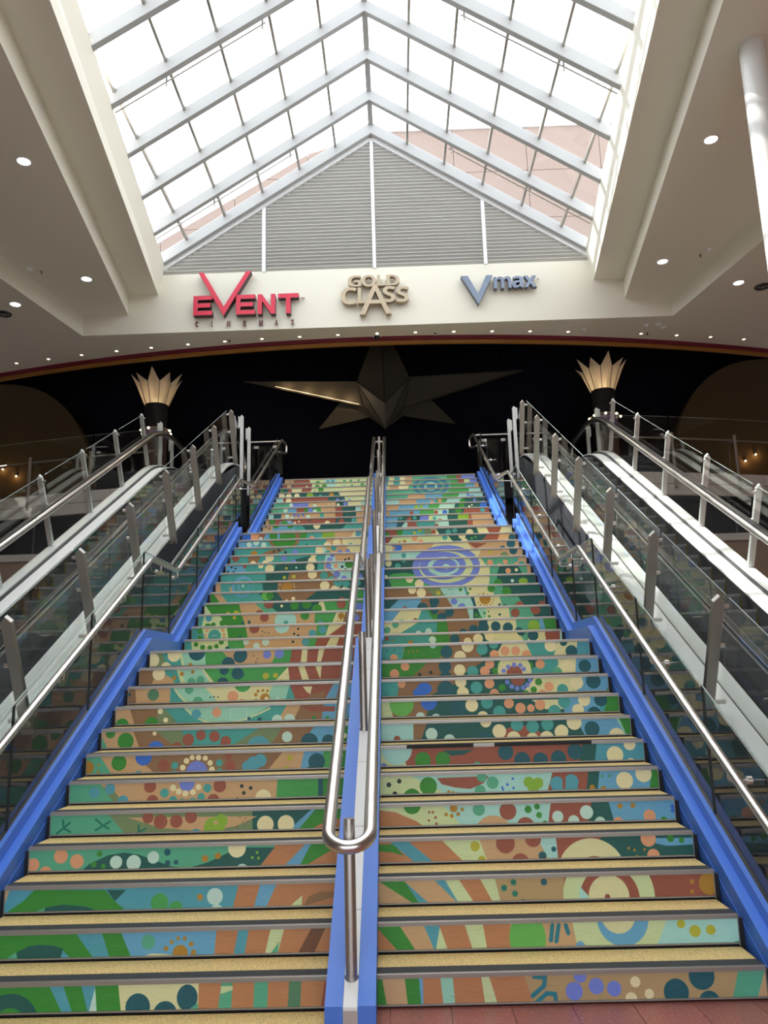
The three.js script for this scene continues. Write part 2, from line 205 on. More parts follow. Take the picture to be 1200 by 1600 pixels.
{s:[["t",12.0,16.0],["e",41.3,43.3],["g",63.5,65.9],["n",146.8,145.7],["k",160.9,156.5],["c",176.9,158.9],["r",203.2,202.9]],i:[["C","g",9.4,10.6,3.1,3.1],["C","g",9.6,2.8,3.0,3.0],["C","h",17.5,11.3,1.9,1.9],["C","h",15.9,6.2,1.7,1.7],["C","h",17.4,2.0,1.7,1.7],["C","h",36.4,11.2,2.0,2.0],["C","h",37.6,6.5,1.8,1.8],["C","h",37.5,2.1,1.8,1.8],["C","t",26.6,5.0,7.5,7.5],["C","i",25.4,5.5,0.7,0.7],["C","i",28.4,5.6,0.7,0.7],["C","T",56.7,3.4,1.5,1.5],["C","r",73.4,12.5,5.9,5.9],["C","K",82.8,8.7,0.8,0.8],["C","K",86.4,7.4,0.7,0.7],["C","K",90.5,6.2,0.8,0.8],["C","K",82.1,3.2,0.7,0.7],["C","a",105.9,14.8,8.9,8.9],["C","K",124.9,10.5,1.3,1.3],["C","K",120.2,4.9,1.4,1.4],["C","K",124.8,2.9,1.3,1.3],["C","q",141.5,5.0,4.4,4.4],["C","q",153.8,8.8,4.7,4.7]]},
{s:[["t",6.4,3.7],["e",26.9,34.8],["g",53.2,57.7],["n",141.9,140.8],["k",167.2,162.2],["c",178.9,174.8],["w",202.3,202.0]],i:[["C","q",12.4,11.5,3.9,3.9],["C","g",18.0,3.6,2.9,2.9],["C","g",11.4,1.4,4.1,4.1],["C","g",29.4,5.2,3.9,3.9],["C","y",43.5,11.6,2.1,2.1],["C","T",53.8,4.5,1.6,1.6],["C","T",61.6,5.5,2.0,2.0],["C","r",80.1,10.5,5.3,5.3],["C","a",105.9,5.9,13.1,13.1],["C","t",106.4,3.5,2.7,2.7],["C","g",129.5,11.5,5.3,5.3],["C","q",148.1,1.3,3.9,3.9],["C","d",173.5,9.8,3.9,3.9],["C","d",169.5,3.9,0.9,0.9],["C","d",173.4,4.2,0.9,0.9],["C","p",191.6,7.3,4.1,4.1],["C","B",199.1,-0.1,2.9,2.9]]},
{s:[["e",1.3,10.1],["g",43.7,46.4],["n",64.9,77.5],["m",79.5,94.6],["G",144.0,136.8],["c",150.0,152.9],["k",201.3,201.0]],i:[["C","y",29.7,2.6,2.4,2.4],["C","y",39.8,2.5,3.8,3.8],["C","r",69.0,1.0,5.0,5.0],["C","r",80.5,13.1,6.0,6.0],["C","C",96.9,10.2,1.9,1.9],["C","g",113.1,10.2,5.3,5.3],["C","g",128.4,11.7,6.0,6.0],["C","g",141.1,4.9,6.3,6.3],["C","r",171.9,10.5,5.8,5.8],["C","p",194.4,6.6,4.8,4.8]]},
{s:[["g",4.8,14.3],["n",14.2,23.7],["t",64.2,70.5],["G",87.1,96.4],["w",137.0,119.3],["G",186.9,185.6],["k",201.4,201.2]],i:[["C","b",41.2,22.7,13.5,13.5],["C","t",41.7,23.0,11.2,11.2],["C","L",73.6,9.8,7.8,5.7],["C","g",77.2,9.7,4.9,4.9],["C","C",107.5,5.2,2.5,2.5],["C","C",98.9,2.7,2.1,2.1],["C","r",170.6,1.8,4.1,4.1]]},
{s:[["n",6.3,7.5],["t",62.7,63.3],["G",82.6,82.6],["w",170.5,165.0],["G",200.5,200.3]],i:[["P","n",17.1,9.7,21.4,8.5,25.2,2.0,19.8,2.1],["C","b",35.9,9.7,15.0,15.0],["C","t",37.5,9.6,12.6,12.6],["C","b",36.9,9.7,8.0,8.0],["C","t",37.5,9.6,5.9,5.9],["C","a",36.1,10.8,2.1,2.1],["C","d",95.5,6.9,7.5,7.5],["C","C",85.8,11.4,0.9,0.9],["C","C",104.1,11.4,0.9,0.9],["C","C",105.1,7.6,0.9,0.9],["C","C",106.2,3.0,0.9,0.9],["C","C",84.2,4.0,0.9,0.9],["C","C",145.8,8.0,6.4,6.4],["C","C",159.7,1.7,6.4,6.4],["C","C",172.5,-0.8,6.4,6.4],["C","t",163.6,11.8,5.9,5.9],["C","t",174.2,9.9,5.1,5.1],["C","t",189.8,10.5,4.0,4.0],["C","C",189.0,-0.2,4.8,4.8]]},
{s:[["t",62.0,61.5],["G",94.7,90.2],["w",152.2,165.2],["a",179.8,178.4],["G",199.6,199.4]],i:[["C","b",30.6,-3.4,14.6,14.6],["C","t",32.2,-3.4,10.5,10.5],["C","y",87.5,7.7,2.4,2.4],["C","y",100.4,8.6,2.8,2.8],["C","C",126.2,10.9,6.3,6.3],["C","C",134.3,-0.9,5.5,5.5],["C","t",142.2,8.8,5.5,5.5],["C","t",152.0,3.5,4.4,4.4],["C","p",159.8,9.9,4.7,4.7],["C","p",169.7,4.1,4.1,4.1],["C","p",191.2,5.1,4.7,4.7]]},
{s:[["b",24.6,31.6],["t",71.0,67.1],["G",130.8,130.2],["t",139.7,140.5],["n",147.6,146.4],["a",179.1,178.9],["n",198.8,198.5]],i:[["P","r",23.1,14.1,30.5,13.8,26.6,8.5],["C","K",8.1,11.5,1.6,1.6],["C","K",13.9,9.4,1.5,1.5],["C","K",11.0,5.3,1.4,1.4],["C","K",3.1,5.7,1.5,1.5],["C","C",62.2,7.9,6.4,6.4],["C","C",49.8,12.8,3.9,3.9],["C","y",86.1,8.0,2.0,2.0],["C","i",100.2,8.5,1.5,1.5],["C","C",120.1,8.2,6.1,6.1],["C","t",135.2,4.8,4.4,4.4],["C","p",145.6,9.9,4.2,4.2],["C","p",149.4,3.3,3.4,3.4],["C","h",156.6,9.6,3.2,3.2],["C","h",161.2,3.0,2.9,2.9],["C","K",165.5,8.0,2.0,2.0],["C","K",170.1,3.9,1.7,1.7],["C","K",175.2,2.4,1.8,1.8],["C","g",175.2,11.5,5.9,5.9]]},
{s:[["t",25.3,27.9],["w",44.1,38.0],["t",139.6,136.9],["a",152.3,155.2],["n",197.9,197.7]],i:[["P","G",86.3,4.0,94.4,8.2,117.8,13.1,126.9,8.7,122.8,3.0,104.5,4.1],["C","r",7.7,12.4,5.3,5.3],["C","C",57.5,11.9,6.1,6.1],["C","C",33.2,3.4,4.6,4.6],["C","C",51.2,3.9,4.6,4.6],["C","p",78.6,10.2,3.9,3.9],["C","p",92.6,4.7,3.8,3.8],["C","C",119.6,5.4,6.0,6.0],["C","C",121.9,13.0,4.0,4.0],["C","p",145.6,5.6,4.3,4.3],["C","p",149.3,12.2,2.8,2.8],["C","K",168.2,5.5,1.9,1.9],["C","K",173.3,7.1,1.8,1.8]]},
{s:[["t",122.0,121.8],["a",136.6,144.7],["n",168.9,179.1],["c",197.0,196.8]],i:[["P","w",36.8,3.7,41.0,6.0,55.6,12.7,78.6,13.0,65.0,6.4,53.5,3.6],["C","d",29.3,6.4,4.9,4.9],["C","K",59.2,9.0,1.9,1.9],["C","K",66.8,11.0,2.0,2.0],["C","K",76.5,7.4,2.1,2.1],["C","p",90.9,7.2,4.2,4.2],["C","C",127.7,9.2,6.0,6.0],["C","t",149.1,11.7,4.2,4.2],["C","t",140.1,4.6,4.2,4.2],["C","p",158.3,5.1,3.6,3.6],["C","p",169.8,6.3,3.4,3.4]]},
{s:[["b",35.8,24.0],["t",136.2,131.7],["n",160.8,164.9],["c",196.2,195.9]],i:[["C","w",70.2,23.0,25.7,25.7],["C","g",70.2,23.0,21.4,21.4],["C","i",15.9,9.4,4.0,4.0],["C","i",27.0,12.4,4.5,4.5],["C","i",38.7,8.2,4.2,4.2],["C","C",137.1,4.7,5.6,5.6],["C","C",151.4,8.0,5.9,5.9],["C","c",166.6,9.7,6.4,6.4],["C","G",104.8,5.1,2.1,2.1],["C","t",173.0,3.6,3.7,3.7]]},
{s:[["B",13.0,13.0],["h",26.2,23.0],["r",36.1,30.7],["b",42.8,43.9],["g",54.9,56.0],["b",59.8,58.2],["g",83.5,84.6],["w",91.8,89.6],["g",102.3,101.1],["t",126.0,125.8],["l",146.9,144.5],["n",176.0,168.6],["c",196.4,196.1]],i:[["C","i",28.7,6.4,3.3,3.3],["C","h",109.9,5.5,3.6,3.6],["C","q",183.7,10.5,4.9,4.9],["C","T",198.5,8.9,4.4,4.4]]},
{s:[["n",60,60],["t",130,140],["G",230,230]],i:[]},
{s:[["n",30.8,30.2],["b",68.2,70.9],["t",82.6,92.1],["G",157.0,144.8],["t",194.1,185.5],["n",202.5,202.2]],i:[["C","g",36.4,15.2,5.5,5.5],["C","g",61.3,14.4,5.5,5.5],["C","K",18.8,12.9,1.5,1.5],["C","K",25.0,10.3,1.4,1.4],["C","C",107.0,13.0,6.2,6.2]]},
{s:[["n",19.0,19.0],["r",138.1,135.4],["G",166.3,164.8],["t",174.9,174.6],["n",201.9,201.6]],i:[["P","b",36.0,7.5,44.6,12.7,58.7,12.3,64.4,6.6],["C","g",25.4,11.9,5.4,5.4],["C","g",46.7,6.9,5.6,5.6],["C","C",65.5,8.5,2.1,2.1],["C","C",55.5,11.4,1.1,1.1],["C","C",72.5,10.4,1.7,1.7],["C","T",90.9,11.6,1.8,1.8],["C","r",147.8,8.2,5.2,5.2],["C","C",122.7,5.9,4.6,4.6]]},
{s:[["a",22.9,22.9],["T",37.4,35.9],["n",107.0,106.8],["t",114.2,114.1],["n",134.7,134.5],["r",148.5,148.3],["G",172.4,172.1],["n",201.2,200.9]],i:[["C","i",47.5,10.1,4.0,4.0],["C","i",56.2,6.1,3.6,3.6],["C","i",85.5,8.1,3.8,3.8],["C","p",60.6,11.9,2.9,2.9],["C","p",67.8,10.9,2.9,2.9],["C","p",76.5,12.1,2.9,2.9]]},
{s:[["m",46.4,44.8],["b",61.2,59.7],["r",75.3,75.2],["g",82.0,81.9],["p",90.9,90.8],["k",105.7,107.0],["n",132.6,133.7],["r",145.4,145.2],["G",169.8,169.6],["a",180.1,179.8],["n",200.6,200.3]],i:[["C","y",20.4,11.0,1.3,1.3],["C","i",40.4,11.1,4.1,4.1],["C","i",94.8,7.1,3.7,3.7],["C","K",124.4,6.4,1.0,1.0]]},
{s:[["m",45.3,43.8],["p",80.2,78.6],["n",131.7,131.6],["G",154.1,155.1],["c",179.0,181.3],["a",200.0,199.7]],i:[["C","i",46.9,10.7,3.6,3.6],["C","i",91.5,7.7,3.8,3.8],["C","C",118.2,10.1,1.3,1.3],["C","C",126.1,11.1,1.4,1.4],["C","C",123.8,6.2,1.7,1.7],["C","C",135.9,8.9,2.5,2.5],["C","p",149.4,10.1,3.9,3.9]]},
{s:[["a",27.4,28.9],["r",113.5,120.1],["G",145.7,150.9],["e",183.3,183.0],["a",199.3,199.0]],i:[["C","C",37.9,9.6,5.4,5.4],["C","p",132.5,6.7,4.3,4.3],["C","p",143.6,5.7,4.0,4.0],["C","p",155.7,6.0,3.3,3.3]]},
{s:[["G",133.0,139.6],["c",198.7,198.4]],i:[["C","C",20.4,10.0,5.9,5.9],["C","C",34.2,7.9,6.3,6.3],["C","C",50.3,8.7,5.4,5.4],["C","l",76.1,8.2,7.1,7.1],["C","t",96.6,7.5,3.2,3.2],["C","d",118.6,8.9,4.8,4.8]]},
{s:[["G",28.5,30.1],["r",77.0,70.4],["e",139.4,139.2],["c",198.1,197.8]],i:[["C","g",15.6,10.3,3.6,3.6],["C","c",46.3,13.5,10.5,10.5],["C","g",95.0,10.3,5.6,5.6],["C","K",82.3,8.9,1.1,1.1]]},
{s:[["r",22.8,22.7],["n",31.0,31.0],["r",73.9,73.8],["e",104.7,104.6],["a",121.9,121.7],["e",197.4,197.1]],i:[["C","T",34.3,9.0,2.1,2.1],["C","e",63.1,8.6,2.1,2.1],["C","g",85.0,7.0,5.3,5.3],["C","g",99.3,8.0,5.3,5.3],["C","u",141.0,7.4,3.6,3.6],["C","k",156.0,7.7,2.8,2.8],["C","k",177.4,8.5,4.3,4.3]]},
{s:[["n",33.8,30.4],["r",65.7,70.7],["e",96.4,96.3],["a",122.6,122.4],["e",196.8,196.5]],i:[["C","K",25.0,10.3,1.2,1.2],["C","K",25.0,7.4,1.2,1.2],["C","K",31.3,10.6,1.0,1.0],["C","g",83.2,5.9,5.4,5.4],["C","q",104.1,8.7,3.6,3.6],["C","q",114.3,8.4,4.1,4.1],["P","k",136.1,11.7,141.5,11.6,141.4,5.1,136.0,5.3],["P","k",150.0,11.7,154.9,11.6,154.5,4.7,149.4,5.3],["P","k",166.5,11.5,171.3,11.3,169.0,4.7,166.9,5.5]]}],
R:[{s:[["g",3.3,5.3],["n",14.9,16.2],["g",22.2,23.0],["b",24.2,24.1],["s",33.4,34.5],["u",39.8,40.5],["s",54.6,55.9],["e",58.9,62.5],["s",77.1,81.0],["o",186.6,182.5],["m",200.2,195.2],["n",202.4,200.8]],i:[["C","p",101.9,6.2,4.4,4.4],["C","p",105.4,13.4,3.3,3.3],["C","p",113.4,8.4,3.9,3.9],["C","p",122.5,7.0,3.7,3.7],["C","C",133.6,10.0,2.6,2.6],["C","C",140.3,4.2,2.4,2.4],["C","C",130.9,2.2,3.0,3.0],["C","T",154.2,4.7,6.4,6.4],["C","T",167.9,12.1,6.6,6.6],["C","T",170.8,-0.4,5.5,5.5],["L","v",2.2,81.8,13.5,87.3,13.0,86.6,9.1,80.4,4.5],["L","v",2.2,82.3,1.4,87.7,5.5,91.9,5.1,92.4,0.6]]},
{s:[["s",0.5,12.2],["g",13.5,21.9],["n",26.7,32.1],["q",35.1,32.3],["e",35.2,39.4],["s",49.4,53.2],["e",59.4,61.1],["s",74.4,74.6],["n",109.3,111.2],["e",161.1,154.7],["a",202.8,202.3]],i:[["C","L",83.7,6.2,10.1,13.8],["C","b",112.7,1.8,2.4,2.4],["C","b",137.1,15.3,14.3,14.3],["C","c",134.8,17.1,9.5,9.5],["C","y",176.7,8.0,3.1,3.1],["C","y",185.4,8.5,2.6,2.6],["C","y",169.3,11.9,2.3,2.3],["C","B",178.5,1.0,0.9,0.9],["C","B",183.7,0.9,0.9,0.9],["C","B",190.5,0.8,0.9,0.9],["P","m",194.1,-0.8,197.8,2.1,202.1,3.2,202.0,-1.4],["L","v",2.3,97.9,12.7,96.5,5.0],["L","v",2.3,101.3,12.6,99.5,4.5],["L","v",2.3,105.3,12.5,106.4,8.5]]},
{s:[["n",2.5,22.5],["g",16.7,25.1],["q",16.9,31.3],["n",35.2,48.1],["q",41.0,48.3],["e",49.5,57.7],["s",62.1,68.8],["e",70.6,73.3],["o",111.7,110.4],["r",204.9,203.5]],i:[["C","e",137.7,2.7,27.2,27.2],["C","r",138.1,1.7,17.7,17.7],["C","c",137.7,2.7,12.1,12.1],["C","r",136.7,2.5,1.6,1.6],["C","d",197.7,8.5,6.2,6.2],["C","d",187.7,9.8,1.3,1.3],["C","d",187.1,4.3,1.2,1.2],["C","J",75.5,8.8,1.8,1.8],["C","J",81.3,11.9,1.7,1.7],["C","J",81.8,5.5,1.7,1.7],["C","T",99.5,11.6,1.9,1.9],["C","T",78.2,-0.1,1.5,1.5],["C","T",86.6,0.7,1.7,1.7],["P","a",120.5,8.9,125.4,3.5,126.0,-0.1,119.7,0.0]]},
{s:[["s",8.6,24.1],["q",20.5,35.9],["s",42.1,54.8],["e",65.2,69.6],["n",102.6,108.6],["a",113.9,114.5],["r",142.0,127.7],["G",202.7,202.4]],i:[["P","g",0.2,12.6,9.7,12.5,16.1,5.4,8.5,7.8,0.1,8.5],["P","b",177.2,12.4,201.3,12.1,201.1,8.1,184.3,7.5,176.9,9.2],["C","c",135.2,-8.5,21.8,21.8],["C","r",137.0,-10.9,13.4,13.4],["C","y",61.8,10.2,3.0,3.0],["C","y",65.8,2.0,2.4,2.4],["C","r",81.3,11.4,6.0,6.0],["C","r",90.3,-0.3,5.6,5.6],["C","r",99.1,13.9,5.1,5.1],["C","T",104.5,3.6,2.5,2.5],["C","T",111.9,7.3,1.6,1.6],["C","h",172.5,12.2,4.9,4.9],["C","h",174.9,2.0,4.0,4.0],["C","g",186.6,12.0,2.2,2.2],["C","g",193.5,10.7,1.8,1.8],["C","d",159.6,6.7,0.9,0.9],["C","d",163.1,5.6,0.8,0.8],["C","d",169.5,5.7,0.8,0.8],["C","d",164.2,1.6,1.0,1.0],["C","d",192.5,0.4,1.3,1.3],["C","d",196.4,0.7,1.3,1.3]]},
{s:[["e",45.5,56.4],["a",117.0,114.5],["r",144.7,141.6],["G",156.7,159.4],["b",202.8,202.7]],i:[["P","s",0.1,12.4,11.0,10.8,25.0,4.8,32.4,-0.5,-0.3,-0.2],["C","n",77.2,-6.2,13.3,13.3],["C","g",22.6,15.2,6.0,6.0],["C","m",68.0,11.2,4.1,4.1],["C","r",87.7,9.7,5.7,5.7],["C","r",99.2,-0.6,6.1,6.1],["C","r",81.2,-2.2,4.3,4.3],["C","g",101.5,10.5,2.4,2.4],["C","g",108.7,6.6,2.0,2.0],["C","g",112.4,1.3,1.7,1.7],["C","g",107.6,12.1,2.0,2.0],["C","d",50.9,12.4,2.7,2.7],["C","d",45.6,8.4,1.2,1.2],["C","d",49.4,7.5,1.3,1.3],["C","d",53.8,8.6,1.3,1.3],["C","d",56.7,11.5,1.2,1.2],["C","r",34.1,10.2,0.8,0.8],["C","r",36.6,10.1,0.8,0.8],["C","r",38.3,6.7,0.9,0.9],["C","r",33.7,4.9,0.8,0.8],["C","r",38.8,2.6,0.9,0.9],["C","r",42.0,0.1,0.8,0.8],["C","i",121.3,5.3,3.8,3.8],["C","i",131.9,2.2,3.8,3.8],["C","i",141.0,7.7,4.5,4.5],["C","i",149.7,0.8,3.8,3.8],["C","d",163.9,11.2,1.8,1.8],["C","d",172.6,11.3,1.7,1.7],["C","h",183.3,4.3,4.1,4.1],["C","h",161.9,0.5,3.6,3.6],["C","g",192.8,1.5,2.1,2.1],["C","B",199.3,9.9,1.4,1.4],["C","B",199.2,7.3,1.4,1.4]]},
{s:[["e",25.3,49.1],["a",124.8,120.5],["r",150.8,148.6],["G",158.8,156.7],["b",196.3,193.9],["g",202.6,201.4]],i:[["P","r",41.5,12.2,79.1,12.6,74.8,7.7,65.4,4.1,53.9,5.5,44.8,7.9],["C","g",35.1,6.8,6.2,6.2],["C","g",23.1,-0.9,6.3,6.3],["C","K",6.6,8.4,1.7,1.7],["C","K",14.2,10.7,1.6,1.6],["C","K",10.8,2.1,1.6,1.6],["C","m",81.5,8.1,4.3,4.3],["C","m",72.3,2.8,3.9,3.9],["C","m",73.9,12.2,3.5,3.5],["C","B",96.2,10.4,0.9,0.9],["C","B",92.1,6.5,1.0,1.0],["C","B",96.3,4.0,0.9,0.9],["C","B",88.3,4.6,0.8,0.8],["C","B",88.9,3.1,0.8,0.8],["C","B",93.2,1.5,0.9,0.9],["C","l",107.7,7.7,3.8,3.8],["C","l",114.2,7.0,3.8,3.8],["C","l",110.6,4.3,4.1,4.1],["C","d",49.7,2.3,1.3,1.3],["C","d",52.9,1.9,1.2,1.2],["C","d",56.4,1.0,1.3,1.3],["C","d",46.2,0.4,1.3,1.3],["C","q",127.8,6.4,4.9,4.9],["C","q",138.2,7.3,5.2,5.2],["C","q",129.2,2.5,5.2,5.2],["C","q",136.7,2.9,5.8,5.8],["C","C",176.4,7.2,6.0,6.0],["C","C",190.4,11.5,5.8,5.8],["C","d",152.9,3.0,2.0,2.0],["C","d",160.8,1.7,2.1,2.1],["C","k",160.7,10.6,1.0,1.0],["C","k",165.8,10.6,1.0,1.0],["P","r",132.3,12.9,134.6,12.9,133.5,2.4,131.5,2.5]]},
{s:[["e",14.1,21.1],["r",154.7,151.3],["G",165.3,163.1],["q",202.6,201.8]],i:[["P","G",48.4,12.1,71.6,12.1,64.1,8.7,54.3,8.1],["C","a",12.9,14.1,11.6,11.6],["C","p",2.8,1.5,2.4,2.4],["C","g",32.5,5.4,6.0,6.0],["C","g",47.8,5.6,5.6,5.6],["C","m",73.8,-0.3,3.6,3.6],["C","T",95.9,9.7,5.8,5.8],["C","T",108.1,3.5,6.0,6.0],["C","T",122.1,3.1,5.6,5.6],["C","T",135.7,3.4,5.8,5.8],["C","T",135.8,4.3,5.7,5.7],["C","T",148.7,8.7,5.9,5.9],["C","C",178.7,5.6,6.3,6.3],["C","C",190.4,13.1,4.5,4.5],["C","C",190.4,-0.6,3.6,3.6],["C","k",158.9,1.0,1.1,1.1],["C","k",165.1,1.0,1.1,1.1]]},
{s:[["a",26.8,26.4],["w",37.2,32.2],["G",158.4,164.3],["b",190.1,196.7],["u",192.6,197.1],["g",202.5,202.2]],i:[["C","a",10.4,2.5,16.1,16.1],["C","r",13.2,2.5,2.7,2.7],["C","i",41.0,5.9,4.8,4.8],["C","i",55.3,0.8,4.5,4.5],["C","T",83.0,0.7,5.8,5.8],["C","r",112.1,-14.9,25.5,25.5],["C","C",95.5,6.6,5.5,5.5],["C","C",106.7,0.7,5.6,5.6],["C","C",121.7,-0.3,5.1,5.1],["C","C",133.2,0.0,5.8,5.8],["C","C",145.0,4.6,5.4,5.4],["C","t",109.9,11.2,5.0,5.0],["C","t",122.4,9.6,5.1,5.1],["C","t",134.3,11.1,5.0,5.0],["C","C",85.0,14.3,4.5,4.5],["C","C",145.4,5.2,5.3,5.3],["C","C",155.8,12.0,6.0,6.0],["C","C",189.2,0.4,6.4,6.4],["C","T",169.7,6.5,6.0,6.0]]},
{s:[["e",8.2,10.6],["w",41.5,38.3],["G",154.5,154.5],["b",181.5,186.8],["t",190.5,188.5],["g",203.5,202.9]],i:[["P","c",127.5,12.9,160.6,12.8,153.9,4.8,139.1,4.9],["C","L",17.7,12.4,10.2,10.2],["C","B",40.8,13.4,6.8,6.8],["C","i",33.3,1.4,3.9,3.9],["C","i",46.4,-0.2,4.0,4.0],["C","T",64.7,7.2,6.8,6.8],["C","C",77.0,9.8,5.4,5.4],["C","C",85.9,0.1,4.7,4.7],["C","t",89.9,11.8,5.1,5.1],["C","t",99.9,3.6,5.3,5.3],["C","t",146.4,3.0,5.3,5.3],["C","h",108.4,10.6,4.2,4.2],["C","h",117.9,6.4,4.4,4.4],["C","h",126.6,6.2,3.2,3.2],["C","h",134.6,8.6,4.3,4.3],["C","t",155.0,10.5,5.2,5.2],["C","t",146.6,2.8,4.9,4.9],["C","C",171.9,11.8,5.2,5.2],["C","C",166.2,3.6,5.0,5.0],["C","T",185.8,11.4,5.4,5.4],["C","T",179.6,0.2,5.8,5.8]]},
{s:[["t",16.9,13.7],["w",70.9,40.6],["G",134.8,124.1],["c",178.7,172.1],["b",204.1,203.6]],i:[["C","h",18.3,12.2,3.5,3.5],["C","B",38.3,7.5,6.7,5.3],["C","B",33.4,4.1,5.3,4.2],["C","T",57.2,6.3,7.4,7.4],["C","C",70.9,12.5,5.0,5.0],["C","C",72.3,3.1,5.3,5.3],["C","t",84.4,7.3,5.3,5.3],["C","h",96.1,10.5,4.4,4.4],["C","h",100.1,1.6,4.2,4.2],["C","g",107.2,6.7,3.1,3.1],["C","g",139.6,10.7,3.1,3.1],["C","g",134.9,4.1,2.8,2.8],["C","g",128.1,0.9,2.8,2.8],["C","r",121.4,14.2,6.4,6.4],["C","p",112.0,11.4,2.1,2.1],["C","p",115.6,7.4,2.1,2.1],["C","p",120.4,5.6,2.1,2.1],["C","p",125.6,6.2,2.1,2.1],["C","p",129.5,8.4,2.1,2.1],["C","p",132.3,12.3,2.0,2.0],["C","h",148.5,6.5,4.1,4.1],["C","h",142.5,0.5,3.5,3.5],["C","t",160.3,3.2,4.9,4.9],["C","C",173.2,9.1,5.7,5.7],["C","T",187.9,10.1,6.4,6.4],["C","t",160.3,3.5,4.9,4.9],["P","g",197.4,0.3,200.6,4.7,203.5,5.5,203.2,-0.2]]},
{s:[["g",41.2,27.4],["w",93.3,71.9],["G",149.6,132.6],["t",163.0,159.1],["c",180.7,179.3],["b",203.9,203.4]],i:[["C","h",12.0,4.7,4.3,4.3],["C","h",22.1,11.3,4.0,4.0],["C","K",35.2,3.6,1.6,1.6],["C","K",45.7,5.1,1.6,1.6],["C","T",59.0,10.2,5.8,5.8],["C","T",59.3,-0.0,5.9,5.9],["C","C",72.6,6.5,5.3,5.3],["C","t",84.4,4.9,5.2,5.2],["C","h",95.8,4.9,4.6,4.6],["C","h",100.6,11.3,4.4,4.4],["C","g",105.7,4.9,3.1,3.1],["C","g",110.5,10.7,3.1,3.1],["C","g",137.8,9.1,3.1,3.1],["C","c",123.2,4.8,15.5,15.5],["C","r",123.0,1.9,7.4,7.4],["C","p",113.3,4.8,2.1,2.1],["C","p",117.5,8.2,2.1,2.1],["C","p",123.1,9.8,2.2,2.2],["C","p",128.7,9.3,2.1,2.1],["C","p",131.7,5.8,2.1,2.1],["C","h",147.2,10.0,4.3,4.3],["C","t",159.8,10.6,4.4,4.4],["C","C",172.3,5.9,7.4,7.4],["C","T",188.2,7.2,5.7,5.7],["C","m",162.7,2.3,4.4,4.4]]},
{s:[["t",22.6,19.1],["g",64.5,54.7],["w",101.8,94.9],["G",116.5,108.8],["c",140.5,145.9],["t",169.9,166.0],["c",189.5,187.5],["q",202.4,201.4]],i:[["C","T",62.8,7.7,5.9,5.9],["C","C",83.5,12.8,5.9,5.9],["C","C",75.7,2.7,5.8,5.8],["C","t",97.3,9.3,5.4,5.4],["C","t",108.8,14.1,4.6,4.6],["C","h",119.3,7.2,4.5,4.5],["C","h",129.6,6.9,4.3,4.3],["C","h",139.9,2.9,4.5,4.5],["C","h",109.0,3.8,4.6,4.6],["C","h",11.7,3.5,3.6,3.6],["C","a",49.9,14.9,3.4,3.4],["C","C",163.6,11.0,5.8,5.8],["C","d",21.7,10.4,0.8,0.8],["C","d",25.9,8.7,0.9,0.9],["C","d",30.2,9.4,0.9,0.9],["C","d",34.1,9.3,0.9,0.9],["C","K",5.4,10.1,0.6,0.6],["C","K",12.4,10.6,0.6,0.6],["C","K",17.7,7.0,0.6,0.6],["C","T",183.3,5.1,5.7,5.7],["C","T",176.2,13.9,3.6,3.6]]},
{s:[["t",51.8,50.7],["g",74.1,73.6],["w",102.6,99.3],["G",113.2,122.4],["c",153.1,160.0],["m",163.7,161.9],["c",182.9,182.0],["r",198.7,198.3],["a",203.1,202.2]],i:[["C","r",3.6,11.1,2.3,2.3],["C","f",10.2,9.0,2.0,2.0],["C","d",30.0,5.5,3.0,3.0],["C","i",55.0,8.7,4.0,4.0],["C","T",80.0,8.6,5.6,5.6],["C","C",94.6,5.3,4.6,4.6],["C","C",106.3,8.5,5.6,5.6],["C","C",119.0,10.5,5.0,5.0],["C","T",168.3,10.4,6.0,6.0],["C","r",190.0,11.2,8.2,8.2],["C","T",155.1,15.1,4.8,4.8]]},
{s:[["c",38.4,16.7],["t",62.5,61.3],["g",74.1,75.3],["w",111.6,109.6],["T",121.2,121.3],["c",154.5,154.8],["m",181.4,182.6],["b",186.4,188.5],["g",202.3,201.4]],i:[["C","m",3.8,6.1,3.8,3.8],["C","m",13.6,12.0,3.9,3.9],["C","i",40.2,1.0,3.6,3.6],["C","i",52.1,3.1,3.8,3.8],["C","T",92.5,0.2,5.1,5.1],["C","T",104.7,3.9,5.5,5.5],["C","T",116.8,6.3,5.8,5.8],["C","T",130.6,6.9,5.6,5.6],["C","T",144.4,4.9,5.6,5.6],["C","T",144.8,5.2,5.7,5.7],["C","T",157.2,0.1,5.0,5.0],["C","l",175.0,6.0,7.0,7.0],["C","g",196.2,10.9,7.5,7.5]]},
{s:[["b",19.0,8.6],["c",45.3,39.9],["t",53.1,59.7],["g",65.2,64.0],["w",101.2,104.1],["a",108.3,107.7],["G",114.0,118.3],["u",123.9,123.3],["c",151.5,152.3],["m",178.3,181.7],["G",201.5,201.2]],i:[["C","m",21.4,0.7,2.8,2.8],["C","r",37.8,1.9,2.7,2.7],["C","c",37.8,0.9,1.6,1.6],["C","T",61.3,13.6,5.0,5.0],["C","T",69.8,4.6,5.7,5.7],["C","T",78.9,9.6,5.0,5.0],["C","T",79.4,11.0,5.3,5.3],["C","g",111.5,5.8,2.3,2.3],["C","g",115.9,2.5,2.5,2.5],["C","g",121.4,8.2,1.6,1.6],["C","g",127.0,4.2,1.6,1.6],["C","g",126.4,10.1,1.1,1.1],["C","T",139.7,6.1,1.6,1.6],["C","r",158.6,7.5,5.2,5.2],["C","r",183.3,10.6,5.9,5.9]]},
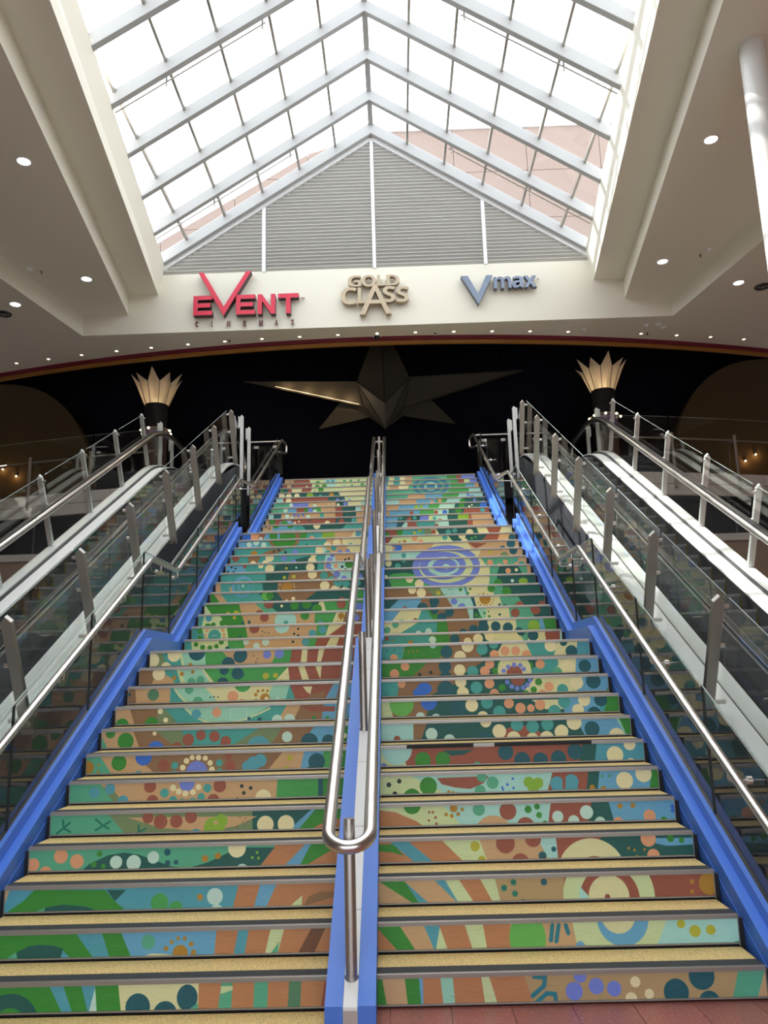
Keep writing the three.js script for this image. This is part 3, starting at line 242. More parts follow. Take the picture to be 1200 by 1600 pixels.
{s:[["G",17.3,3.7],["b",46.7,41.1],["w",79.5,87.0],["a",108.9,112.7],["T",112.9,115.6],["c",144.9,147.8],["m",168.3,174.9],["G",201.8,202.0]],i:[["C","T",47.9,2.1,7.0,7.0],["C","T",62.8,10.1,6.2,6.2],["C","T",61.3,1.7,4.4,4.4],["C","r",25.4,2.8,2.6,2.6],["C","b",25.0,2.2,1.5,1.5],["C","p",87.4,9.4,4.2,4.2],["C","p",97.0,2.2,4.9,4.9],["C","d",126.4,11.6,7.0,7.0],["C","d",136.6,9.8,1.0,1.0],["C","d",135.1,6.4,1.0,1.0],["C","d",132.5,4.3,1.0,1.0],["C","d",128.6,3.3,0.9,0.9],["C","d",124.7,2.8,0.9,0.9],["C","d",120.3,4.3,1.0,1.0],["C","d",118.0,7.4,0.9,0.9],["C","T",144.0,3.7,1.8,1.8],["C","T",150.8,1.7,2.2,2.2],["C","r",169.2,2.2,5.3,5.3],["C","r",196.9,3.0,4.3,4.3],["C","T",150.6,2.2,2.1,2.1]]},
{s:[["w",54.9,65.8],["f",72.4,80.2],["a",103.2,107.2],["q",106.3,110.2],["c",140.4,142.0],["m",153.8,152.0],["G",202.2,202.0]],i:[["C","C",36.3,12.3,5.3,5.3],["C","C",47.9,8.1,6.1,6.1],["C","y",69.7,7.3,2.9,2.9],["C","K",83.8,11.3,0.6,0.6],["C","K",87.3,10.6,0.6,0.6],["C","K",80.1,5.3,0.6,0.6],["C","K",87.0,6.0,0.5,0.5],["C","g",98.6,10.8,2.3,2.3],["C","g",108.0,5.6,1.7,1.7],["C","g",111.1,11.2,1.7,1.7],["C","g",138.4,11.2,4.9,4.9],["C","g",158.0,6.8,6.1,6.1],["C","d",127.8,4.3,1.3,1.3],["C","d",122.1,3.7,1.0,1.0],["C","d",133.0,3.0,1.0,1.0]]},
{s:[["G",6.4,10.7],["k",60.5,73.3],["c",140.0,138.2],["m",150.6,151.0],["G",201.7,201.5]],i:[["C","p",83.3,29.0,45.4,28.7],["C","e",83.2,28.1,35.9,21.4],["C","p",79.0,30.0,30.8,18.8],["C","a",79.9,29.1,21.4,12.8],["C","p",81.6,29.9,16.3,9.4],["C","a",83.3,29.0,4.7,3.4],["P","c",109.7,0.3,120.2,7.8,126.7,13.1,140.8,12.7,138.5,-0.5],["C","T",4.2,4.6,2.3,2.3],["C","C",34.0,13.5,5.1,5.1],["C","C",46.5,6.5,5.9,5.9],["C","g",151.1,2.6,5.9,5.9],["C","i",170.5,7.2,2.3,2.3],["C","l",184.8,6.2,6.2,4.5],["C","g",151.2,4.4,5.7,5.7]]},
{s:[["G",51.7,53.6],["c",144.8,144.7],["m",158.0,152.9],["G",184.4,190.2],["m",195.4,196.8],["n",201.9,201.1]],i:[["P","k",3.8,4.4,11.1,8.2,27.3,9.3,40.2,7.3,46.5,4.3,47.2,1.0,3.7,1.9],["C","p",85.2,16.5,46.7,29.5],["C","e",85.1,15.6,37.0,22.0],["C","p",80.8,17.5,31.7,19.4],["C","a",81.6,16.6,22.0,13.2],["C","p",83.4,17.4,16.7,9.7],["C","a",85.2,16.5,4.8,3.5],["C","C",1.8,4.8,2.4,2.4],["C","h",170.0,7.9,3.8,3.8],["C","C",181.2,8.9,2.3,2.3]]},
{s:[["G",53.1,52.6],["c",137.7,146.1],["m",186.4,182.2],["n",201.6,200.8]],i:[["C","p",87.0,4.0,47.9,30.3],["C","e",87.0,3.1,38.0,22.6],["C","p",82.6,5.1,32.6,19.9],["C","a",83.4,4.1,22.6,13.6],["C","p",85.3,5.0,17.2,10.0],["C","a",87.0,4.0,5.0,3.6],["C","c",5.6,10.6,4.6,4.6],["C","t",18.8,6.4,4.2,4.2],["C","t",27.3,14.1,3.3,3.3],["C","h",149.3,7.8,4.2,4.2],["C","h",170.8,7.8,3.5,3.5],["C","h",162.1,3.5,2.8,2.8],["C","t",186.2,10.7,3.4,3.4],["C","t",193.7,4.2,4.0,4.0]]},
{s:[["c",8.3,7.9],["a",56.2,55.8],["c",140.4,134.0],["n",202.1,201.3]],i:[["C","p",88.9,-8.5,49.2,31.1],["C","e",88.9,-9.4,39.0,23.2],["C","p",84.3,-7.4,33.4,20.4],["C","a",85.2,-8.4,23.2,13.9],["C","p",87.1,-7.5,17.6,10.2],["C","a",88.9,-8.5,5.1,3.7],["C","t",27.9,9.2,3.6,3.6],["C","y",154.3,10.7,2.9,2.9],["C","T",187.5,12.0,5.8,5.8],["C","f",174.3,4.8,5.8,5.8]]},
{s:[["c",11.9,11.5],["n",73.5,64.3],["c",125.1,132.8],["n",202.9,202.1]],i:[["C","p",90.8,-21.0,50.5,31.9],["C","e",90.7,-21.9,40.0,23.8],["C","p",86.1,-19.9,34.3,21.0],["C","a",87.0,-20.9,23.8,14.3],["C","p",88.9,-20.0,18.1,10.5],["C","a",90.8,-21.0,5.2,3.8],["P","B",8.0,13.2,26.2,12.6,24.9,4.4,11.6,3.9,17.5,9.9],["P","r",125.1,13.5,153.2,12.1,136.6,4.8,132.0,7.9],["C","T",189.0,10.4,6.5,6.5],["C","T",176.6,2.9,4.8,4.8]]},
{s:[["r",12.1,1.8],["e",98.8,108.1],["G",156.7,145.0],["r",176.4,172.0],["n",201.6,200.8]],i:[["C","d",22.6,5.8,2.0,2.0],["C","d",30.5,6.5,2.9,2.9],["C","h",46.0,11.1,4.5,4.5],["C","h",55.3,5.8,4.1,4.1],["C","t",92.5,11.5,4.1,4.1],["C","C",119.2,13.5,5.5,5.5],["C","C",122.5,4.7,4.9,4.9],["C","k",133.7,8.7,2.1,2.1],["C","k",139.6,10.7,2.1,2.1],["C","T",195.7,8.0,5.5,5.5]]},
{s:[["r",18.8,20.3],["g",29.1,25.0],["t",62.5,63.9],["f",73.6,75.0],["c",82.0,88.9],["G",145.6,150.0],["c",160.8,167.7],["r",181.0,181.5],["c",201.1,200.4]],i:[["C","g",3.3,6.7,4.2,4.2],["C","y",47.0,9.1,2.5,2.5],["C","y",55.5,12.6,2.8,2.8],["C","r",77.2,9.6,3.7,3.7],["C","t",100.3,8.9,4.2,4.2],["C","t",99.9,8.9,3.9,3.9],["C","t",110.5,10.9,4.1,4.1],["C","C",133.9,6.3,6.0,6.0],["C","r",174.8,15.3,9.5,9.5]]},
{s:[["n",60,60],["t",130,140],["G",230,230]],i:[]},
{s:[["b",20.8,17.1],["T",32.9,23.7],["a",38.4,36.9],["r",51.7,60.1],["t",85.9,85.4],["a",109.0,109.6],["G",141.0,141.7],["r",150.6,150.0],["n",191.9,191.2]],i:[["C","t",62.6,9.3,3.9,3.9],["C","t",70.8,8.5,3.6,3.6],["C","t",79.2,10.5,3.9,3.9],["C","r",87.8,6.9,3.3,3.3]]},
{s:[["b",22.9,20.2],["G",61.3,59.7],["p",76.5,75.5],["e",83.3,82.8],["a",109.3,109.9],["G",138.6,140.1],["r",151.3,152.1],["n",192.1,191.5]],i:[["C","r",41.9,8.4,4.2,4.2],["C","t",51.6,10.9,3.4,3.4],["C","t",26.8,11.7,3.4,3.4],["C","t",86.5,8.7,3.1,3.1],["C","r",95.9,3.8,4.2,4.2],["C","l",137.1,10.0,9.9,9.9]]},
{s:[["n",7.7,7.4],["b",62.1,59.9],["k",87.5,87.0],["a",114.1,112.4],["G",141.8,138.3],["r",192.2,191.5]],i:[["C","r",46.9,9.4,3.6,3.6],["C","r",91.0,9.1,3.7,3.7],["C","B",106.9,8.6,4.6,4.6],["C","g",131.6,11.4,5.8,5.8],["C","t",174.8,11.5,4.3,4.3]]},
{s:[["n",25.6,20.5],["b",80.0,77.1],["k",100.0,96.0],["a",128.4,124.3],["G",174.4,173.8],["B",192.1,191.4]],i:[["C","l",56.8,9.5,3.7,3.7],["C","l",65.7,9.9,3.4,3.4],["C","g",140.3,9.9,5.2,5.2],["C","C",154.2,8.0,1.9,1.9],["C","C",159.2,10.5,1.6,1.6]]},
{s:[["a",26.1,24.5],["n",58.7,57.0],["b",96.1,92.0],["k",116.7,110.1],["a",145.0,136.9],["G",191.8,191.1]],i:[["C","h",87.5,8.3,3.3,3.3],["C","h",102.1,10.9,3.6,3.6],["C","g",144.8,8.2,5.3,5.3],["C","p",167.5,9.8,3.0,3.0],["C","B",183.8,4.6,3.8,3.8]]},
{s:[["m",43.9,38.5],["n",75.9,76.7],["b",110.5,105.0],["k",141.9,135.2],["a",192.8,192.1]],i:[["C","p",158.8,10.5,3.1,3.1],["C","p",166.3,7.1,3.1,3.1]]},
{s:[["m",124.1,122.3],["k",163.8,163.2],["a",192.1,191.4]],i:[["C","U",89.1,20.0,35.3,18.9],["C","m",89.1,20.0,27.7,15.1],["C","U",89.1,20.0,22.7,12.6],["C","u",89.1,20.0,12.6,8.8],["C","U",89.1,20.0,8.8,5.0]]},
{s:[["c",9.5,4.0],["n",26.3,24.6],["C",46.9,41.3],["m",131.8,128.7],["k",160.7,160.1],["b",178.4,177.7],["n",192.8,192.2]],i:[["C","U",90.5,10.6,36.0,19.3],["C","m",90.5,10.6,28.3,15.4],["C","U",90.5,10.6,23.1,12.9],["C","u",90.5,10.6,12.9,9.0],["C","U",90.5,10.6,9.0,5.1]]},
{s:[["t",4.4,4.0],["c",16.2,15.8],["t",29.3,29.0],["C",39.9,39.5],["n",54.3,52.6],["m",134.4,132.5],["k",147.5,146.9],["r",160.6,160.0],["e",172.1,171.5],["p",193.4,192.8]],i:[["C","U",91.9,1.3,36.7,19.7],["C","m",91.9,1.3,28.8,15.7],["C","U",91.9,1.3,23.6,13.1],["C","u",91.9,1.3,13.1,9.2],["C","U",91.9,1.3,9.2,5.2]]},
{s:[["t",7.1,6.7],["c",17.8,17.4],["t",29.2,28.8],["C",40.6,40.2],["n",55.3,54.9],["m",127.6,127.1],["g",147.0,146.5],["r",157.9,157.3],["p",193.9,193.2]],i:[["C","U",93.4,-8.1,37.4,20.0],["C","m",93.4,-8.1,29.4,16.0],["C","U",93.4,-8.1,24.0,13.3],["C","u",93.4,-8.1,13.3,9.3],["C","U",93.4,-8.1,9.3,5.3]]}]};

// ------------------------------------------------------------------ stair numbers (metres)
const RISE = 0.165, GOING = 0.3017, SL = RISE / GOING, LAND1 = 1.268, LAND2 = 0.7859, TOP = 35 * RISE;
const noseZ = (i) => -(i - 1) * GOING - (i > 12 ? LAND1 - GOING : 0) - (i > 24 ? LAND2 - GOING : 0);
const C1 = RISE, C2 = 13 * RISE + SL * noseZ(13), C3 = 25 * RISE + SL * noseZ(25);    // y = C - SL z along each flight's nosings
// a line parallel to the nosings, h above them, that runs level past each landing
function climb(h, z0, zb1, zb2, z1) {
  const y1 = C1 + h - SL * zb1, y2 = C2 + h - SL * zb2;
  return [[z0, C1 + h - SL * z0], [zb1, y1], [(C2 + h - y1) / SL, y1], [zb2, y2], [(C3 + h - y2) / SL, y2], [z1, C3 + h - SL * z1]];
}
const yOn = (path, z) => { for (let i = 1; i < path.length; i++) { const [a, b] = [path[i - 1], path[i]]; if (z <= a[0] && z >= b[0]) return a[1] + (b[1] - a[1]) * (a[0] === b[0] ? 0 : (z - a[0]) / (b[0] - a[0])); } return z > path[0][0] ? path[0][1] : path[path.length - 1][1]; };
function between(low, high, za, zb, x, step = 0.25) {      // glass sheet in the plane x, from za down to zb
  const n = Math.max(2, Math.ceil((za - zb) / step)), q = [];
  for (let k = 0; k < n; k++) { const a = za + (zb - za) * k / n, b = za + (zb - za) * (k + 1) / n; q.push([[x, yOn(low, a), a], [x, yOn(low, b), b], [x, yOn(high, b), b], [x, yOn(high, a), a]]); }
  return faces(q);
}
const bandShape = (path, up, down) => [...path.map(([z, y]) => [z, y + up]), ...[...path].reverse().map(([z, y]) => [z, y - down])];
function ribbon(path, o0, o1) {                            // strip of given thickness along a bent path
  const nrm = path.map((p, i) => { const a = path[Math.max(0, i - 1)], b = path[Math.min(path.length - 1, i + 1)], l = Math.hypot(b[0] - a[0], b[1] - a[1]); return [-(b[1] - a[1]) / l, (b[0] - a[0]) / l]; });
  const sgn = -1;
  return [...path.map((p, i) => [p[0] + sgn * nrm[i][0] * o1, p[1] + sgn * nrm[i][1] * o1]), ...path.map((p, i) => [p[0] + sgn * nrm[i][0] * o0, p[1] + sgn * nrm[i][1] * o0]).reverse()];
}

// ------------------------------------------------------------------ setting: floors, walls, ceilings
const ZB = -10.6, XC = 0.03, REAR = 8.5, WALLX = 11.5;
const LOW = 8.645, MID = 9.065, HIGH = 9.49;
const floorZ = (x) => -12.3 - 0.016 * x * x, archZ = (x) => -11.12 - 0.0178 * x * x;
const fl = struct('floor', upright([[-0.12, REAR], [WALLX, REAR], [WALLX, -14], [-0.12, -14]], -0.2, -0.012), M.floor, 'pink terrazzo tiled floor at the foot of the stairs', 'floor');
{
  const tg = planarUV(box(-0.1535, 0.1535, -0.012, 0, -0.1535, 0.1535), 'x', 'z', 1.6);
  for (let i = 0; i < 15; i++) for (let j = 0; j < 6; j++) {
    const t = mesh('tile', tg, M.tile[Math.floor(rnd() * 3)], fl); t.position.set(0.04 + 0.31 * i, -0.0005 * rnd(), 0.155 + 0.31 * j - 0.3);
    t.rotation.y = Math.floor(rnd() * 4) * Math.PI / 2;
  }
}
struct('floor', upright([[-WALLX, REAR], [-0.12, REAR], [-0.12, -14], [-WALLX, -14]], -0.4, -RISE), M.floor, 'lower floor in front of the left flight of stairs', 'floor');
struct('wall_left', box(-WALLX - 0.2, -WALLX, -0.2, 9.4, -14, REAR), M.tanWall, 'tan side wall on the left beyond the escalator', 'wall');
struct('wall_right', box(WALLX, WALLX + 0.2, -0.2, 9.4, -14, REAR), M.tanWall, 'tan side wall on the right beyond the escalator', 'wall');
{ // rear wall with the tall glazed entrance that lights the stairs from the front
  const r = struct('wall_rear', null, null, 'tan wall around the glazed entrance behind the viewer', 'wall');
  for (const [a, b, c, d] of [[-WALLX, -4.9, -0.4, 9.6], [4.9, WALLX, -0.4, 9.6], [-4.9, 4.9, 3.4, 14]]) mesh('wall_section', box(a, b, c, d, REAR, REAR + 0.2), M.tanWall, r);
  const w = struct('window_4', null, null, 'tall glazed entrance front behind the viewer', 'window');
  for (let k = 0; k < 6; k++) for (let j = 0; j < 2; j++) { const x = -4.875 + 1.625 * k, y = -0.15 + 1.77 * j; mesh('pane', faces([[[x + 0.03, y + 0.03, REAR + 0.1], [x + 1.595, y + 0.03, REAR + 0.1], [x + 1.595, y + 1.74, REAR + 0.1], [x + 0.03, y + 1.74, REAR + 0.1]]]), M.pane, w); }
  for (let k = 0; k <= 6; k++) mesh('mullion', box(-4.905 + 1.625 * k, -4.845 + 1.625 * k, -0.2, 3.4, REAR + 0.04, REAR + 0.16), M.cladding, w);
  for (let j = 0; j < 3; j++) mesh('transom', box(-4.9, 4.9, -0.18 + 1.77 * j, -0.12 + 1.77 * j, REAR + 0.05, REAR + 0.15), M.cladding, w);
}
struct('wall_under_landing', box(-4.75, 4.75, -0.4, 5.36, -13.1, -12.95), M.cladding, 'dark wall under the upper landing behind the stairs', 'wall');
// stepped ceiling beside the skylight; its edges splay in plan
const xShaft = (z) => 4.47 - 0.124 * (z - ZB), xFace1 = (z) => 5.07 - 0.124 * (z - ZB), xFace2 = (z) => 6.0 + 0.195 * (z - ZB), xEave = (z) => 4.35 - 0.1 * (z - ZB);
const YR = 12.967, KR = 0.655, roofY = (x) => YR - KR * Math.abs(x);
for (const [s, side] of [[-1, 'left'], [1, 'right']]) {
  const X = (x) => XC + s * x;
  const plan = (f, g, z0, z1) => { const p = [[X(f(z0)), z0], [X(g(z0)), z0], [X(g(z1)), z1], [X(f(z1)), z1]]; return p; };
  const e = REAR;
  struct('ceiling', upright(plan((z) => xShaft(z) + 0.002, (z) => xFace1(z) + 0.2, ZB, e), HIGH, HIGH + 0.25), M.plaster, `narrow upper ceiling step beside the skylight on the ${side}`, 'ceiling');
  struct('ceiling', upright(plan(xFace1, (z) => xFace2(z) + 0.2, ZB, e), MID, HIGH + 0.2), M.plaster, `middle ceiling step with round downlights on the ${side}`, 'ceiling');
  struct('ceiling', upright(plan(xFace2, () => WALLX + 0.2, ZB - 0.1, e), LOW, MID + 0.3), M.plaster, `lowest flat ceiling at the ${side} edge of the hall`, 'ceiling');
  const a = [], b = [];
  for (const [z, arr] of [[ZB, a], [e, b]]) arr.push([X(xShaft(z)), HIGH, z], [X(xShaft(z) + 0.25), HIGH + 0.1, z], [X(xEave(z) + 0.25), roofY(xEave(z)) - 0.13, z], [X(xEave(z)), roofY(xEave(z)) + 0.03, z]);
  struct('wall_' + side + '_skylight', hexa(a, b), M.plaster, `tall cream side of the skylight shaft on the ${side}`, 'wall');
}
{ // soffit in front of the arch, with the sign wall above it
  const arc = []; for (let x = -WALLX - 0.2; x <= WALLX + 0.21; x += 0.39) arc.push([x, archZ(x)]);
  struct('ceiling', upright([[-WALLX - 0.2, ZB - 0.1], ...arc, [WALLX + 0.2, ZB - 0.1]], LOW, LOW + 0.5), M.plaster, 'curved cream soffit with a row of small downlights under the sign wall', 'ceiling');
  const strip = (o0, o1) => [...arc.map(([x, z]) => [x, z + o0]), ...[...arc].reverse().map(([x, z]) => [x, z + o1])];
  struct('trim_1', upright(strip(0, -0.06), LOW - 0.075, LOW + 0.3), M.maroon, 'maroon curved cornice band along the dark cinema opening', 'trim');
  struct('trim_2', upright(strip(-0.06, -0.13), LOW - 0.15, LOW + 0.3), M.orange, 'orange curved cornice band under the maroon one', 'trim');
  struct('wall_back', facing([[-6.3, LOW + 0.001], [6.3, LOW + 0.001], [6.3, 9.9], [4.55, 9.93], [-4.5, 9.93], [-6.3, 9.9]], ZB - 0.15, 0.15), M.plaster, 'cream wall band carrying the three cinema signs', 'wall');
}
// ------------------------------------------------------------------ gable of louvres
const gable = struct('wall_gable', null, null, 'triangular wall of grey horizontal louvre slats under the skylight ridge', 'wall');
{
  mesh('backing', facing([[XC - 4.6, 9.9], [XC + 4.6, 9.9], [XC, 12.95]], ZB - 0.2, 0.05), M.black, gable);
  const slat = new THREE.BufferGeometry();
  const cols = [[-4.5, -2.33], [-2.25, -0.04], [0.04, 2.25], [2.33, 4.5]];
  for (let k = 0; k < 37; k++) {
    const y = 9.97 + 0.0795 * k, lim = (12.86 - y) / KR;
    for (const [a, b] of cols) {
      const x0 = Math.max(a, -lim), x1 = Math.min(b, lim); if (x1 - x0 < 0.12) continue;
      const g = sideways([[0.030, 0.044], [0.052, 0.044], [0.052, 0.030], [0.036, 0.030], [-0.03, -0.046], [-0.038, -0.046]], 0, x1 - x0);
      mesh('louvre_slat', g, M.louvre, gable).position.set(XC + x0, y, ZB - 0.05);
    }
  }
  for (const x of [-2.29, 0, 2.29]) mesh('mullion', box(XC + x - 0.035, XC + x + 0.035, 9.92, roofY(x) - 0.06, ZB - 0.06, ZB + 0.02), M.white, gable);
  for (const s of [-1, 1]) mesh('sloping_frame', facing(s > 0 ? [[XC, YR], [XC, YR - 0.09], [XC + 4.45, roofY(4.45) - 0.09], [XC + 4.45, roofY(4.45)]] : [[XC, YR], [XC - 4.45, roofY(4.45)], [XC - 4.45, roofY(4.45) - 0.09], [XC, YR - 0.09]], ZB - 0.06, 0.09), M.white, gable);
  mesh('outer_sheet', facing([[XC - 4.9, 9.5], [XC + 4.9, 9.5], [XC, 13.2]], ZB - 0.32, 0.1), M.louvre, gable);
}
// ------------------------------------------------------------------ skylight
const light = struct('window_1', null, null, 'ridged glass skylight with white rafters over the stairs', 'skylight');
const BAY = 1.0927, NB = 17, RD = 0.25;
{
  for (let k = 0; k <= NB; k++) {
    const z = ZB + BAY * k, e = xEave(z) + 0.3, d = k ? RD : RD + 0.02, w = k ? 0.1 : 0.16;
    mesh('rafter', facing([[XC, YR], [XC + e, roofY(e)], [XC + e, roofY(e) + d], [XC, YR + d], [XC - e, roofY(e) + d], [XC - e, roofY(e)]], z - (k ? 0.05 : 0.02), w, 0.006), M.rafter, light);
  }
  mesh('ridge_beam', box(XC - 0.05, XC + 0.05, YR + RD - 0.06, YR + RD + 0.06, ZB, ZB + BAY * NB), M.rafter, light);
  const lines = [0, 0.76, 1.52, 2.30, 3.085, 3.87, 4.9];
  for (const s of [-1, 1]) {
    for (const x of lines.slice(1, 6)) {
      const zEnd = Math.min(ZB + BAY * NB, ZB + (4.35 + 0.28 - x) / 0.1), y = roofY(x) + RD - 0.02;
      mesh('glazing_bar', box(XC + s * x - 0.022, XC + s * x + 0.022, y - 0.045, y + 0.03, ZB, zEnd), M.brushed, light);
    }
    for (let k = 0; k < NB; k++) for (let j = 0; j < 6; j++) {
      const z0 = ZB + BAY * k + 0.01, z1 = z0 + BAY - 0.02, lim = xEave(z0) + 0.5;
      const xa = lines[j] + 0.012, xb = Math.min(lines[j + 1] - 0.012, lim); if (xb - xa < 0.1) continue;
      const P = (x, z) => [XC + s * x, roofY(x) + RD + 0.012, z];
      mesh('pane', faces([s > 0 ? [P(xa, z0), P(xa, z1), P(xb, z1), P(xb, z0)] : [P(xa, z0), P(xb, z0), P(xb, z1), P(xa, z1)]]), M.pane, light);
    }
  }
  // thin winder rods slung under two of the rafters
  for (const k of [1, 4]) for (const s of [-1, 1]) {
    const z = ZB + BAY * k - 0.08, P = (x) => [XC + s * x, roofY(x) - 0.05, z];
    mesh('winder_rod', pipe([P(1.55), P(xEave(z) - 0.03)], 0.012, 8), M.brushed, light);
    for (const x of [1.6, 3.1]) mesh('rod_bracket', box(XC + s * x - 0.012, XC + s * x + 0.012, roofY(x) - 0.12, roofY(x) + 0.02, z - 0.015, z + 0.015), M.brushed, light);
  }
}
// tan rendered building seen through the skylight, with joint lines between its panels
{
  const b = thing('building', 'tan rendered building wall seen through the skylight glass', 'building');
  const edge = (x) => x < -0.8 ? 17.2 + (x + 0.8) * 0.62 : 17.15, lim = (x0, x1, y0, y1) => {      // clip a panel to the roof line
    const pts = [[x0, y0], [x1, y0]]; const t1 = Math.min(y1, edge(x1)), t0 = Math.min(y1, edge(x0));
    if (t1 <= y0) return null; pts.push([x1, t1]);
    if (t0 > y0) { if (t1 === y1 && t0 < y1) pts.push([x1 - (x1 - x0) * Math.max(0, Math.min(1, (edge(x1) - y1) / (edge(x1) - edge(x0)))), y1]); pts.push([x0, t0]); }
    else { const xi = x1 - (x1 - x0) * (edge(x1) - y0) / (edge(x1) - edge(x0)); if (t1 === y1) pts.push([x1 - (x1 - x0) * (edge(x1) - y1) / (edge(x1) - edge(x0)), y1]); pts[0] = [xi, y0]; }
    return pts;
  };
  for (let i = 0; i < 9; i++) for (let j = 0; j < 3; j++) { const x0 = -8.2 + 2.1 * i, y0 = 12.75 + 1.5 * j, pts = lim(x0, x0 + 2.085, y0, y0 + 1.485); if (pts) mesh('wall_panel', facing(pts, -16.2, 0.2), M.outside, b); }
  mesh('backing', facing([[-7.9, 12.75], [11, 12.75], [11, 17.1], [-0.85, 17.1]], -16.6, 0.38), M.tanWall, b);
  mesh('parapet_flashing', box(-0.6, 11, 17.13, 17.42, -16.7, -15.95), M.white, b);
}

// ------------------------------------------------------------------ the painted stairs
const INK = { g: '#2f7d28', k: '#3f9148', G: '#0e4f49', T: '#0b4e58', t: '#3f9188', m: '#4f9a78', u: '#8fbfa5', a: '#9cc4b8', b: '#5f97b4', q: '#4a8f9b', p: '#6b78c0', B: '#2a62b8', c: '#cfc492', C: '#dccb9b', e: '#bfc691', s: '#b0734a', h: '#d29068', o: '#a98a5e', n: '#bd9468', r: '#8e4b38', w: '#85603f', W: '#6b432b', d: '#a5741f', y: '#a9a02e', l: '#7da12d', L: '#5fa648', i: '#b4cbbb', K: '#123029', f: '#6e7d55', z: '#4b7455', J: '#146b55', v: '#1d6f7a', U: '#2f6f8a' };
for (const k in INK) { const v = parseInt(INK[k].slice(1), 16), f = (n, m) => Math.min(235, Math.round(n * m)); INK[k] = `rgb(${f(v >> 16, 1.06)},${f((v >> 8) & 255, 1.11)},${f(v & 255, 1.14)})`; }
function muralSheet(rows) {                      // twelve risers stacked, 2.01 m wide
  const W = 1024, H = 1024, px = W / 201, cv = document.createElement('canvas'); cv.width = W; cv.height = H;
  const c = cv.getContext('2d'); c.fillStyle = INK.n; c.fillRect(0, 0, W, H);
  rows.forEach((row, k) => {
    if (!row) return;
    const y0 = H - (k + 1) * 16.5 * px, X = (x) => x * px, Y = (y) => y0 + (16.5 - y) * px;
    c.save(); c.beginPath(); c.rect(0, y0, W, 16.5 * px); c.clip();
    const poly = (pts) => { c.beginPath(); for (let j = 0; j < pts.length; j += 2) c[j ? 'lineTo' : 'moveTo'](X(pts[j]), Y(pts[j + 1])); };
    let a = -2, b = -2;
    row.s.forEach(([ink, t, u], j) => {
      if (j === row.s.length - 1) { t = 205; u = 205; }
      const at = (y) => a + (b - a) * (13 - y) / 12.5, bt = (y) => t + (u - t) * (13 - y) / 12.5;
      c.fillStyle = INK[ink]; poly([at(17) - 0.1, 17, bt(17) + 0.1, 17, bt(-1) + 0.1, -1, at(-1) - 0.1, -1]); c.fill();
      // dry-brush strokes of the same paint
      c.globalAlpha = 0.10; c.lineWidth = 1.2;
      for (let n = 0; n < 14; n++) { const y = rnd() * 16, x0 = at(y), x1 = bt(y), q = x0 + (x1 - x0) * rnd(); c.strokeStyle = rnd() < 0.5 ? '#fff6dd' : '#141008'; c.beginPath(); c.moveTo(X(q), Y(y)); c.lineTo(X(Math.min(x1, q + 3 + rnd() * 9)), Y(y + (rnd() - 0.5) * 3)); c.stroke(); }
      c.globalAlpha = 1; a = t; b = u;
    });
    for (const it of row.i) {
      if (it[0] === 'C') { c.fillStyle = INK[it[1]]; c.beginPath(); c.ellipse(X(it[2]), Y(it[3]), it[4] * px, it[5] * px, 0, 0, 7); c.fill(); c.globalAlpha = 0.10; c.strokeStyle = '#fff6dd'; c.lineWidth = 1.5; c.beginPath(); c.ellipse(X(it[2]), Y(it[3]), it[4] * px * 0.6, it[5] * px * 0.6, 0, rnd() * 6, rnd() * 6); c.stroke(); c.globalAlpha = 1; }
      else if (it[0] === 'P') { c.fillStyle = INK[it[1]]; poly(it.slice(2)); c.closePath(); c.fill(); }
      else { c.strokeStyle = INK[it[1]]; c.lineWidth = Math.max(1, it[2] * px); c.lineCap = c.lineJoin = 'round'; poly(it.slice(3)); c.stroke(); }
    }
    for (let n = 0; n < 120; n++) { c.globalAlpha = 0.06; c.fillStyle = rnd() < 0.5 ? '#000' : '#fff'; c.fillRect(rnd() * W, y0 + rnd() * 84, 4 + rnd() * 26, 1); } c.globalAlpha = 1;
    c.restore();
  });
  const t = new THREE.CanvasTexture(cv); t.colorSpace = THREE.SRGBColorSpace; t.anisotropy = 8; return t;
}
const XF = (i) => i > 24 ? 1.99 : 2.13, XD = 0.128;
const grain = (g) => planarUV(g, 'x', 'z', 2.2);
